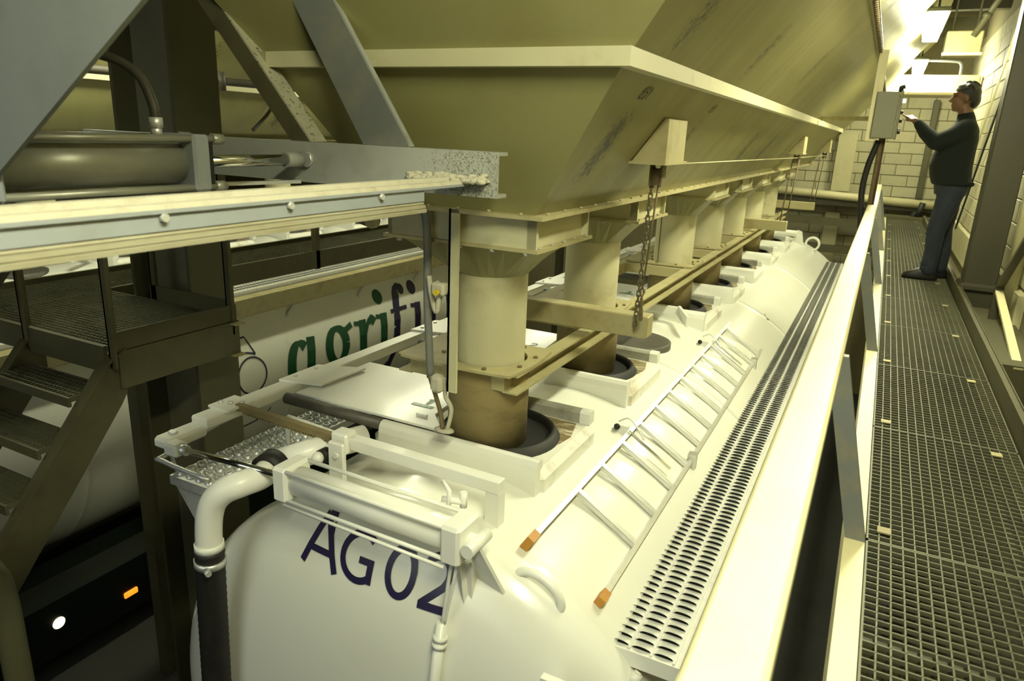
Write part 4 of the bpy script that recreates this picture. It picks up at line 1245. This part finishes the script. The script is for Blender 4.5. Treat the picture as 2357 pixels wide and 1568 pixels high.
# ------------------------------------------------------------------ left bay: column, landing, stairs, catwalk
def build_left():
    c = thing('steel_column', 'dark olive wide-flange column behind the stair landing', 'column', (-4.3, 3.3, -3.7))
    MB().box(-4.03, -4.0, 3.15, 3.5, -3.7, 4.2).build('flange', M_column, c)
    MB().box(-4.60, -4.57, 3.15, 3.5, -3.7, 4.2).build('flange', M_column, c)
    MB().box(-4.57, -4.03, 3.31, 3.335, -3.7, 4.2).build('web', M_web_lit, c)
    # walkway with landing
    t = thing('left_walkway', 'olive grating walkway between the two trailers', 'walkway', (-5.0, 4, 0))
    b1 = grating_mesh(18, 60, 0.031, 0.034).mesh('grating_bars', M_grate, (0, 0, 0))
    for k in range(6):
        y = 0.0 + 2.06 * k
        f = MB().box(-5.36, -4.80, y, y + 0.006, -0.032, 0.001).box(-5.36, -5.354, y, y + 2.05, -0.032, 0.001).box(-4.806, -4.80, y, y + 2.05, -0.032, 0.001).box(-5.36, -4.80, y + 2.044, y + 2.05, -0.032, 0.001)
        p = f.build('grating_panel', M_grate, t)
        o = bpy.data.objects.new('grating_bars', b1)
        COL.objects.link(o)
        o.parent = p
        o.location = (-5.358 + 5.0, y + 0.003 - 4, 0)
        stuff(o)
    b2 = grating_mesh(40, 24, 0.0306, 0.034).mesh('grating_bars', M_grate, (0, 0, 0))
    p = MB().box(-4.80, -3.57, 2.27, 2.276, -0.032, 0.001).box(-4.80, -3.57, 3.09, 3.096, -0.032, 0.001).box(-3.576, -3.57, 2.27, 3.096, -0.032, 0.001).build('landing_panel', M_grate, t)
    o = bpy.data.objects.new('grating_bars', b2)
    COL.objects.link(o)
    o.parent = p
    o.location = (-4.798 + 5.0, 2.274 - 4, 0)
    stuff(o)
    MB().box(-4.80, -4.77, 3.10, 13.0, -0.15, 0.02).build('edge_beam', M_green_grey, t)
    MB().box(-5.40, -5.37, 0.0, 13.0, -0.15, 0.04).build('far_kick_plate', M_green_grey, t)
    MB().box(-3.565, -3.555, 2.27, 3.12, -0.03, 0.075).build('landing_kick_plate', M_green_grey, t)
    MB().box(-4.35, -3.565, 3.10, 3.11, -0.03, 0.10).build('landing_kick_plate', M_green_grey, t)
    MB().box(-3.60, -3.55, 2.30, 3.13, -0.25, -0.035).build('landing_beam', M_green_grey, t)
    MB().box(-3.62, -3.52, 3.06, 3.14, -0.26, -0.25).box(-3.62, -3.50, 3.06, 3.14, -0.05, -0.04).build('beam_seat', M_frame, t)
    MB().box(-4.80, -3.6, 2.25, 2.27, -0.15, 0.0).build('landing_front_beam', M_green_grey, t)
    for nm, x, y, z1 in (('landing_post', -3.57, 2.26, 1.0), ('landing_post', -4.33, 2.24, 1.0), ('landing_post', -3.60, 3.08, 1.0), ('landing_post', -4.34, 3.10, 1.0)):
        MB().box(x, x + 0.05, y, y + 0.014, -0.12, z1).box(x, x + 0.012, y, y + 0.05, -0.12, z1).build(nm, M_green_grey, t)
    for y in (5.2, 7.6, 10.0):
        MB().box(-4.83, -4.77, y, y + 0.05, -0.16, 0.55).build('walkway_post', M_green_grey, t)
        MB().box(-5.39, -5.35, y - 0.8, y - 0.75, -0.1, 0.55).build('walkway_post', M_green_grey, t)
    MB().box(-4.83, -4.77, 3.6, 13.0, 0.55, 0.60).build('walkway_rail', M_green_grey, t)
    for y in (1.0, 3.4, 12.0):
        MB().box(-5.2, -5.08, y, y + 0.12, -3.7, -0.15).build('walkway_leg', M_green_grey, t)
    # stairs down towards the lens
    s = thing('steel_stair', 'olive steel stair with grating treads leading down from the landing', 'stairs', (-3.95, 1.4, -3.7))
    ty, tz = (2.30, -0.05), (0.20, -2.30)

    def stringer(x):
        pf = [(2.34, -0.03), (2.22, -0.10), (0.30, -2.41), (0.30, -2.75), (2.30, -0.34), (2.34, -0.28)]
        return MB().prism(pf, x, x + 0.012, 'X').prism([(2.34, -0.03), (2.22, -0.10), (0.30, -2.41), (0.30, -2.40), (2.215, -0.09), (2.34, -0.02)], x - 0.03, x + 0.04, 'X')
    stringer(-3.58).build('stringer', M_green_grey, s)
    stringer(-4.32).build('stringer', M_green_grey, s)
    tb = grating_mesh(21, 6, 0.0325, 0.036)
    tm = tb.mesh('tread_bars', M_grate, (0, 0, 0))
    for k in range(1, 10):
        z = -0.225 * k
        y = 2.22 - 0.187 * k
        f = MB().box(-4.30, -3.59, y - 0.01, y + 0.006, z - 0.05, z + 0.002).box(-4.30, -3.59, y + 0.22, y + 0.225, z - 0.04, z).build('tread', M_green_grey, s)
        o = bpy.data.objects.new('tread_bars', tm)
        COL.objects.link(o)
        o.parent = f
        o.location = (-4.29 + 3.95, y + 0.004 - 1.4, z + 3.7)
        stuff(o)
    MB().bar((-4.31, 2.26, 0.95), (-4.31, 0.4, -1.3), 0.05, 0.02).build('stair_rail', M_columnR, s)
    MB().bar((-4.31, 2.25, 0.40), (-4.31, 0.4, -1.83), 0.05, 0.02).build('stair_rail', M_columnR, s)
    MB().bar((-3.57, 1.2, -0.40), (-3.57, 1.2, -1.3), 0.05, 0.02, (0, 1, 0)).build('stair_post', M_columnR, s)
    MB().tube(smooth_path([(-2.92, 1.28, -3.7), (-2.92, 1.28, -1.2), (-2.93, 1.28, -0.72), (-2.97, 1.27, -0.60), (-3.10, 1.25, -0.55), (-3.56, 1.2, -0.55)], 5), 0.052, 14).build('newel_tube', M_column, s)
    # pipes along the left hopper
    q = thing('sprinkler_pipe', 'dark pipe with fittings along the band of the left hopper', 'pipe', (-5.8, 7, 1.5))
    MB().tube([(-6.2, 1.5, 1.57), (-6.2, 13, 1.60)], 0.04, 10).build('pipe', M_pipe, q)
    for y in (5.45, 9.0):
        MB().tube([(-6.2, y, 1.49), (-6.2, y, 1.67)], 0.055, 8).build('coupling', M_pipe, q)
    q = thing('upper_pipe', 'dark tee pipe passing behind the sloping struts', 'pipe', (-5.5, 5, 2.0))
    MB().tube([(-5.4, 3.2, 2.0), (-5.4, 6.0, 1.96)], 0.035, 10).build('pipe', M_pipe, q)
    MB().tube([(-5.4, 5.3, 1.975), (-5.4, 5.55, 1.97)], 0.055, 10).tube([(-5.4, 5.43, 1.97), (-5.4, 5.43, 1.86)], 0.05, 10).build('tee', M_pipe, q)
    tag(MB().tube(smooth_path([(-6.50, 6.5, 1.44), (-6.52, 6.45, 1.36), (-6.55, 6.37, 1.25), (-6.58, 6.2, 1.1)], 5), 0.02, 8).build('loose_hose', M_pipe),
        'short dark hose hanging on the left hopper wall', 'hose')
    # side fascia beam of the second trailer
    b = thing('fascia_beam', 'dusty cream beam below the tread walk of the left trailer', 'beam', (-5.95, 7, -0.7))
    MB().cbox(-6.02, -5.88, 1.5, 12.5, -0.83, -0.63, 0.006).build('beam', M_frame, b)


def text_on_left(truck):
    """big lettering on the flank of the second trailer"""
    X2 = XC - 5.7

    def place(u, v, e):
        return (X2 + math.sqrt(max(0.01, R0 * R0 - (v - ZC) ** 2)) + 0.004 + e, u, v)
    zb, H = -1.88, 0.60

    def at(x0, pts, k=3):
        return densify([(x0 + u, zb + H * v) for u, v in pts], k)

    def pen(pts, thick, thin):
        out = []
        for i in range(len(pts)):
            p, q = pts[max(i - 1, 0)], pts[min(i + 1, len(pts) - 1)]
            out.append(thin + (thick - thin) * abs(math.sin(math.atan2(q[1] - p[1], q[0] - p[0]))))
        return out

    def oval(x0, cu, cv, ru, rv, a0, a1, thick, thin, n=22):
        pts = [(x0 + cu + ru * math.cos(math.radians(a0 + (a1 - a0) * i / n)), zb + H * (cv + rv * math.sin(math.radians(a0 + (a1 - a0) * i / n)))) for i in range(n + 1)]
        return (pts, pen(pts, thick, thin))

    def dot(cu, cv, r):
        return ([(cu - 0.0005 + 0.0001 * k, cv - r + 2 * r * k / 10) for k in range(11)], [2 * r * math.sqrt(max(0.03, 1 - (k / 5 - 1) ** 2)) for k in range(11)])

    def r_(x0):
        return [(at(x0, [(0.0, 0.97), (0.12, 0.93)]), 0.06), (at(x0, [(0.17, 1.0), (0.14, 0.0)]), 0.15),
                (at(x0, [(0.19, 0.62), (0.27, 0.88), (0.36, 0.97), (0.42, 0.86)]), [0.06] * 4 + [0.09] * 3 + [0.12] * 3)]

    def i_(x0):
        return [(at(x0, [(0.0, 0.97), (0.12, 0.93)]), 0.06), (at(x0, [(0.17, 1.0), (0.13, 0.12), (0.21, 0.0), (0.27, 0.05)]), [0.15] * 4 + [0.12, 0.08, 0.07, 0.06, 0.05, 0.04])]
    word = [
        ([oval(5.84, 0.20, 0.47, 0.15, 0.47, 50, 335, 0.14, 0.06), (at(5.84, [(0.41, 1.0), (0.36, 0.18), (0.43, 0.0), (0.49, 0.08)]), [0.14] * 4 + [0.11, 0.08, 0.06, 0.05, 0.05, 0.04])], M_tgreen),
        ([oval(6.47, 0.24, 0.63, 0.16, 0.36, 0, 360, 0.14, 0.06), (at(6.47, [(0.38, 0.88), (0.54, 0.98)]), 0.08),
          (at(6.47, [(0.15, 0.32), (0.08, 0.12), (0.42, -0.02), (0.40, -0.32), (0.12, -0.40), (0.0, -0.2)]), 0.09)], M_tgreen),
        (r_(7.06), M_tgreen),
        (i_(7.52), M_tgreen), ([dot(7.66, zb + H * 1.37, 0.10)], M_tgreen),
        ([(at(7.86, [(-0.12, -0.36), (0.0, -0.40), (0.08, 0.0), (0.15, 1.1), (0.22, 1.45), (0.32, 1.5)]), [0.09] * 3 + [0.12] * 3 + [0.15] * 6 + [0.08] * 4),
          (at(7.86, [(0.0, 0.97), (0.38, 0.97)]), 0.06), dot(8.20, zb + H * 1.40, 0.075)], M_navy),
        (i_(8.34), M_navy), ([dot(8.46, zb + H * 1.37, 0.10)], M_navy),
        (r_(8.74), M_navy),
        ([(at(9.2, [(0.17, 1.0), (0.14, 0.0)]), 0.14), (at(9.2, [(0.19, 0.66), (0.36, 0.96), (0.46, 0.9), (0.44, 0.0)]), [0.06] * 3 + [0.1] * 3 + [0.14] * 4),
          (at(9.2, [(0.49, 0.66), (0.66, 0.96), (0.76, 0.9), (0.74, 0.0)]), [0.06] * 3 + [0.1] * 3 + [0.14] * 4)], M_navy)]
    for st, m in word:
        glyph_mb(st, place).build('letter', m, truck)
    for st in ((densify([(4.95, -1.085), (5.30, -1.07), (5.385, -1.27)], 6) + densify([(5.385, -1.27), (5.27, -1.235), (5.17, -1.235), (5.06, -1.27)], 3), 0.02),
               (ell(5.30, -1.50, 0.20, 0.205, 0, 360, 36), 0.02), (ell(5.25, -1.95, 0.33, 0.14, 190, 350, 16), 0.02)):
        glyph_mb([st], place).build('emblem_outline', M_navy, truck)


def build_left_truck(truck):
    # every part again, moved one bay to the left, without the fleet number
    c = copy_tree(truck, None, skip=('fleet_letter',))
    c.name = 'tank_trailer'
    c.location = (XC - 5.7, 6.1, -3.7)
    tag(c, 'white tank trailer with big green lettering along its flank in the left bay', 'truck')
    ORG[c.name] = (XC - 5.7, 6.1, -3.7)
    text_on_left(c)
    for y in (5.9, 7.2, 8.5, 9.8):
        MB().tube([(-5.98, y + 0.25, -0.80), (-6.02, y, -1.10)], 0.016, 8).ball((-6.01, y, -1.10), 0.024, 8, 5).build('fascia_strut', M_galv, c)
    sk = MB().prism([(-6.2, -3.5), (-5.93, -3.5), (-5.90, -3.3), (-5.92, -2.95), (-6.02, -2.78), (-6.2, -2.72)], 0.6, 9.0, 'Y').build('side_skirt', M_dgreen, c)
    MB().cbox(-5.915, -5.885, 3.58, 3.72, -3.31, -3.25, 0.008).build('amber_marker', M_amber, sk)
    MB().lathe([(0.0, 0.02), (0.045, 0.012), (0.055, 0.0)], (-5.905, 2.97, -3.17), 'X', 16).build('marker_lamp', M_wlens, sk)
    return c


# ------------------------------------------------------------------ the man
def limb(mb, pts, radii, seg=14, flat=1.0):
    """tapered chain with round joints (joined later into one skin)"""
    for i in range(len(pts) - 1):
        p, q = Vector(pts[i]), Vector(pts[i + 1])
        n = 5
        mb.tube([p.lerp(q, k / n) for k in range(n + 1)], [radii[i] + (radii[i + 1] - radii[i]) * k / n for k in range(n + 1)], seg)
    for p, r in zip(pts, radii):
        mb.ball(p, r, seg, 8)
    return mb


def loft(mb, secs, seg=24):
    """stack of ellipses (centre, rx, ry) closed at both ends"""
    vs, fs = [], []
    for c, rx, ry in secs:
        for k in range(seg):
            a = 2 * PI * k / seg
            ca, sa = math.cos(a), math.sin(a)
            e = 0.8
            vs.append((c[0] + rx * math.copysign(abs(ca) ** e, ca), c[1] + ry * math.copysign(abs(sa) ** e, sa), c[2]))
    n = len(secs)
    for i in range(n - 1):
        for k in range(seg):
            k2 = (k + 1) % seg
            fs.append((i * seg + k, i * seg + k2, (i + 1) * seg + k2, (i + 1) * seg + k))
    fs.append(list(range(seg - 1, -1, -1)))
    fs.append([(n - 1) * seg + k for k in range(seg)])
    return mb.add(vs, fs, True)


def skinned(mb, name, mat, parent, voxel, smooth=6):
    """union of the pieces as one continuous surface"""
    tmp = mb.build('tmp_' + name, mat, parent)
    m = tmp.modifiers.new('r', 'REMESH')
    m.mode = 'VOXEL'
    m.voxel_size = voxel
    s = tmp.modifiers.new('s', 'SMOOTH')
    s.iterations = smooth
    s.factor = 0.5
    dg = bpy.context.evaluated_depsgraph_get()
    me = bpy.data.meshes.new_from_object(tmp.evaluated_get(dg))
    me.name = name
    for p in me.polygons:
        p.use_smooth = True
    if not me.materials:
        me.materials.append(mat)
    o = bpy.data.objects.new(name, me)
    COL.objects.link(o)
    o.parent = parent
    ORG[o.name] = ORG[parent.name]
    old = tmp.data
    bpy.data.objects.remove(tmp)
    bpy.data.meshes.remove(old)
    return o


def build_man():
    Y = 7.87
    t = thing('person', 'man in dark green fleece and blue jeans pressing a button on the grey cabinet', 'person', (0.5, Y, 0))
    dy = 0.11
    sh_l = (0.57, Y - 0.17, 1.385)
    el_l = (0.355, Y - 0.19, 1.265)
    wr_l = (0.165, Y - 0.10, 1.445)
    sh_r = (0.585, Y + 0.17, 1.385)
    el_r = (0.60, Y + 0.23, 1.11)
    wr_r = (0.55, Y + 0.22, 0.88)
    hipc = (0.56, Y, 0.93)
    legs = []
    for s, ax, kx in ((-1, 0.50, 0.505), (1, 0.60, 0.575)):
        legs.append([(0.565, Y + s * 0.095, 0.88), (kx, Y + s * 0.10, 0.48), (ax, Y + s * 0.105, 0.09)])
    # ---- body in one piece: head, neck, trunk, arms, hands, legs
    b = MB()
    hc = Vector((0.515, Y, 1.66))
    b.ball(hc + Vector((0.022, 0, 0.02)), (0.096, 0.077, 0.105), 20, 14)            # skull
    b.ball(hc + Vector((-0.02, 0, -0.045)), (0.066, 0.058, 0.082), 18, 12)           # face and jaw
    b.ball(hc + Vector((-0.052, 0, -0.098)), (0.030, 0.030, 0.024), 12, 8)           # chin
    limb(b, [hc + Vector((-0.074, 0, 0.015)), hc + Vector((-0.100, 0, -0.028))], [0.012, 0.016], 10)   # nose
    b.ball(hc + Vector((-0.071, 0, 0.035)), (0.022, 0.05, 0.014), 12, 8)             # brow
    b.ball(hc + Vector((-0.078, 0, -0.063)), (0.012, 0.024, 0.008), 10, 6)           # lips
    b.ball(hc + Vector((-0.076, 0, -0.076)), (0.012, 0.021, 0.008), 10, 6)
    for s in (-1, 1):
        b.ball(hc + Vector((0.018, s * 0.079, -0.012)), (0.020, 0.010, 0.032), 10, 8)  # ears
        b.ball(hc + Vector((-0.050, s * 0.034, -0.02)), (0.025, 0.02, 0.022), 10, 6)   # cheeks
    limb(b, [(0.575, Y, 1.44), (0.545, Y, 1.56)], [0.066, 0.060], 16)
    loft(b, [((0.555, Y, 0.86), 0.125, 0.165), ((0.545, Y, 0.95), 0.135, 0.165), ((0.525, Y, 1.06), 0.145, 0.165), ((0.53, Y, 1.2), 0.135, 0.175), ((0.56, Y, 1.36), 0.115, 0.18), ((0.575, Y, 1.44), 0.07, 0.10)])
    limb(b, [sh_l, el_l, wr_l], [0.062, 0.045, 0.030])
    limb(b, [sh_r, el_r, wr_r], [0.062, 0.045, 0.030])
    for L in legs:
        limb(b, L, [0.088, 0.058, 0.042])
        limb(b, [L[2], (L[2][0] - 0.10, L[2][1], 0.045)], [0.042, 0.035])

    def hand(base, d, up, side, point):
        base, d, up = Vector(base), Vector(d).normalized(), Vector(up).normalized()
        sd = d.cross(up).normalized() * side
        palm0, palm1 = base + d * 0.01, base + d * 0.085
        for k in (-1.5, -0.5, 0.5, 1.5):
            limb(b, [palm0 + sd * (k * 0.014), palm1 + sd * (k * 0.019)], [0.014, 0.0125], 8)
        for k, ln in ((-1.5, 0.070), (-0.5, 0.078), (0.5, 0.073), (1.5, 0.058)):
            st = palm1 + sd * (k * 0.019)
            if point and k == -1.5:
                limb(b, [st, st + d * 0.030, st + d * 0.053, st + d * 0.072], [0.0095, 0.009, 0.0082, 0.0065], 8)
            else:
                c1 = st + d * (ln * 0.42) - up * 0.012
                c2 = c1 - up * (ln * 0.33) - d * 0.002
                c3 = c2 - up * (ln * 0.10) - d * (ln * 0.22)
                limb(b, [st, c1, c2, c3], [0.0095, 0.009, 0.0085, 0.007], 8)
        th = base + d * 0.025 - sd * 0.022
        limb(b, [th, th - sd * 0.024 + d * 0.028 - up * 0.012, th - sd * 0.020 + d * 0.055 - up * 0.024], [0.014, 0.0105, 0.008], 8)
    dv = Vector((0.055, 7.86, 1.52)) - Vector(wr_l)
    hand(wr_l, dv, (-0.35, 0.0, 0.93), 1, True)
    hand(wr_r, (-0.15, 0, -0.98), (-0.9, 0.1, 0.3), -1, False)
    skinned(b, 'body', M_skin, t, 0.0065, 5)
    # ---- clothes
    j = MB()
    loft(j, [((0.555, Y, 0.885), 0.152, 0.195), ((0.553, Y, 0.90), 0.164, 0.205), ((0.535, Y, 0.97), 0.172, 0.205), ((0.522, Y, 1.06), 0.176, 0.205), ((0.53, Y, 1.18), 0.166, 0.212), ((0.55, Y, 1.30), 0.148, 0.215),
             ((0.568, Y, 1.39), 0.118, 0.20), ((0.572, Y, 1.44), 0.088, 0.14), ((0.568, Y, 1.475), 0.075, 0.085)])
    limb(j, [(0.57, Y, 1.46), (0.56, Y, 1.495)], [0.078, 0.072], 16)
    limb(j, [sh_l, (0.47, Y - 0.20, 1.315), el_l, (0.26, Y - 0.145, 1.345), (0.195, Y - 0.11, 1.42)], [0.090, 0.080, 0.072, 0.060, 0.044])
    limb(j, [sh_r, el_r, (0.56, Y + 0.222, 0.95)], [0.088, 0.070, 0.05])
    for s in (-1, 1):
        j.ball((0.575, Y + s * 0.13, 1.405), (0.085, 0.085, 0.07), 14, 10)
    for k, (x, z, r) in enumerate(((0.395, 1.21, 0.03), (0.44, 1.24, 0.03), (0.30, 1.29, 0.022), (0.695, 0.91, 0.026))):
        j.ball((x, Y - 0.17, z), (r * 1.4, 0.05, r), 10, 6)
    skinned(j, 'fleece_jacket', M_jacket, t, 0.011, 4)
    p = MB()
    loft(p, [((0.56, Y, 0.80), 0.13, 0.175), ((0.562, Y, 0.88), 0.142, 0.182), ((0.558, Y, 0.96), 0.145, 0.178), ((0.555, Y, 0.985), 0.14, 0.172)])
    for s, L in zip((-1, 1), legs):
        k = L[1]
        limb(p, [(0.565, Y + s * 0.092, 0.83), (0.54 if s < 0 else 0.575, k[1], 0.66), k, (L[2][0] + 0.012, L[2][1], 0.28), (L[2][0] + 0.005, L[2][1], 0.10)], [0.112, 0.098, 0.080, 0.070, 0.072])
        for q, (dx, z) in enumerate(((-0.05, 0.11), (-0.045, 0.16), (-0.03, 0.20), (-0.055, 0.44), (-0.05, 0.50))):
            p.ball((L[2][0] + dx + 0.01, L[2][1] - 0.01, z), (0.035, 0.06, 0.014), 10, 6)
    skinned(p, 'jeans', M_jeans, t, 0.011, 3)
    for s, L in zip((-1, 1), legs):
        x, y = L[2][0], L[2][1]
        m = MB()
        loft(m, [((x - 0.055, y, 0.002), 0.150, 0.046), ((x - 0.055, y, 0.028), 0.150, 0.046), ((x - 0.052, y, 0.055), 0.142, 0.046), ((x - 0.025, y, 0.082), 0.105, 0.043), ((x, y, 0.115), 0.066, 0.045)], 20)
        m.build('shoe', M_shoe, t)
    # hair: cap over skull, short and a little rough
    h = MB()
    h.ball(hc + Vector((0.026, 0, 0.032)), (0.106, 0.087, 0.106), 22, 14)
    h.ball(hc + Vector((0.075, 0, -0.02)), (0.062, 0.074, 0.078), 16, 10)
    h.ball(hc + Vector((-0.008, 0, 0.092)), (0.056, 0.062, 0.034), 14, 8)
    for k in range(40):
        a, e = random.uniform(0, 2 * PI), random.uniform(0.35, 1.3)
        d = Vector((math.cos(a) * math.cos(e), math.sin(a) * math.cos(e), math.sin(e)))
        if d.x < -0.35:
            continue
        c = hc + Vector((0.028, 0, 0.034)) + Vector((d.x * 0.1, d.y * 0.083, d.z * 0.101))
        h.ball(c, 0.017, 8, 5)
    hr = skinned(h, 'hair', M_hair, t, 0.007, 3)
    # open the face: drop the hair in front of the hairline
    bm = bmesh.new()
    bm.from_mesh(hr.data)
    o = ORG[t.name]
    kill = []
    for v in bm.verts:
        x, y, z = v.co.x + o[0] - hc.x, v.co.y + o[1] - hc.y, v.co.z + o[2] - hc.z
        front = 0.062 - 0.25 * abs(y)               # hairline over the brow
        if (x < -0.03 and z < front) or (x < 0.03 and z < 0.03 - 0.2 * max(0, x + 0.03)) or (x < 0.055 and z < -0.03) or z < -0.095:
            kill.append(v)
    bmesh.ops.delete(bm, geom=kill, context='VERTS')
    bm.to_mesh(hr.data)
    bm.free()
    for s in (-1, 1):
        MB().ball(hc + Vector((-0.0715, s * 0.031, 0.010)), (0.006, 0.011, 0.005), 10, 6).build('eye', M_hole, t)


# ------------------------------------------------------------------ assemble
build_setting()
hopper = build_hopper()
truck = build_truck()
build_left_truck(truck)
h2 = copy_tree(hopper, None, skip=('pen_mark', 'pulley_bracket'))
h2.name = 'grain_hopper'
h2.location = (XC - 5.7, 7.5, 1.0)
tag(h2, 'second cream hopper behind the column in the left bay', 'hopper')
build_frame()
f2 = copy_tree(bpy.data.objects['sleeve_frame'], None)
f2.name = 'sleeve_frame'
f2.location = (XC - 5.7, 6.4, 0.1)
tag(f2, 'second sleeve frame over the trailer of the left bay', 'frame')
build_lamps()
build_catwalk()
build_cabinet()
build_ladder()
build_pusher()
build_left()
build_man()
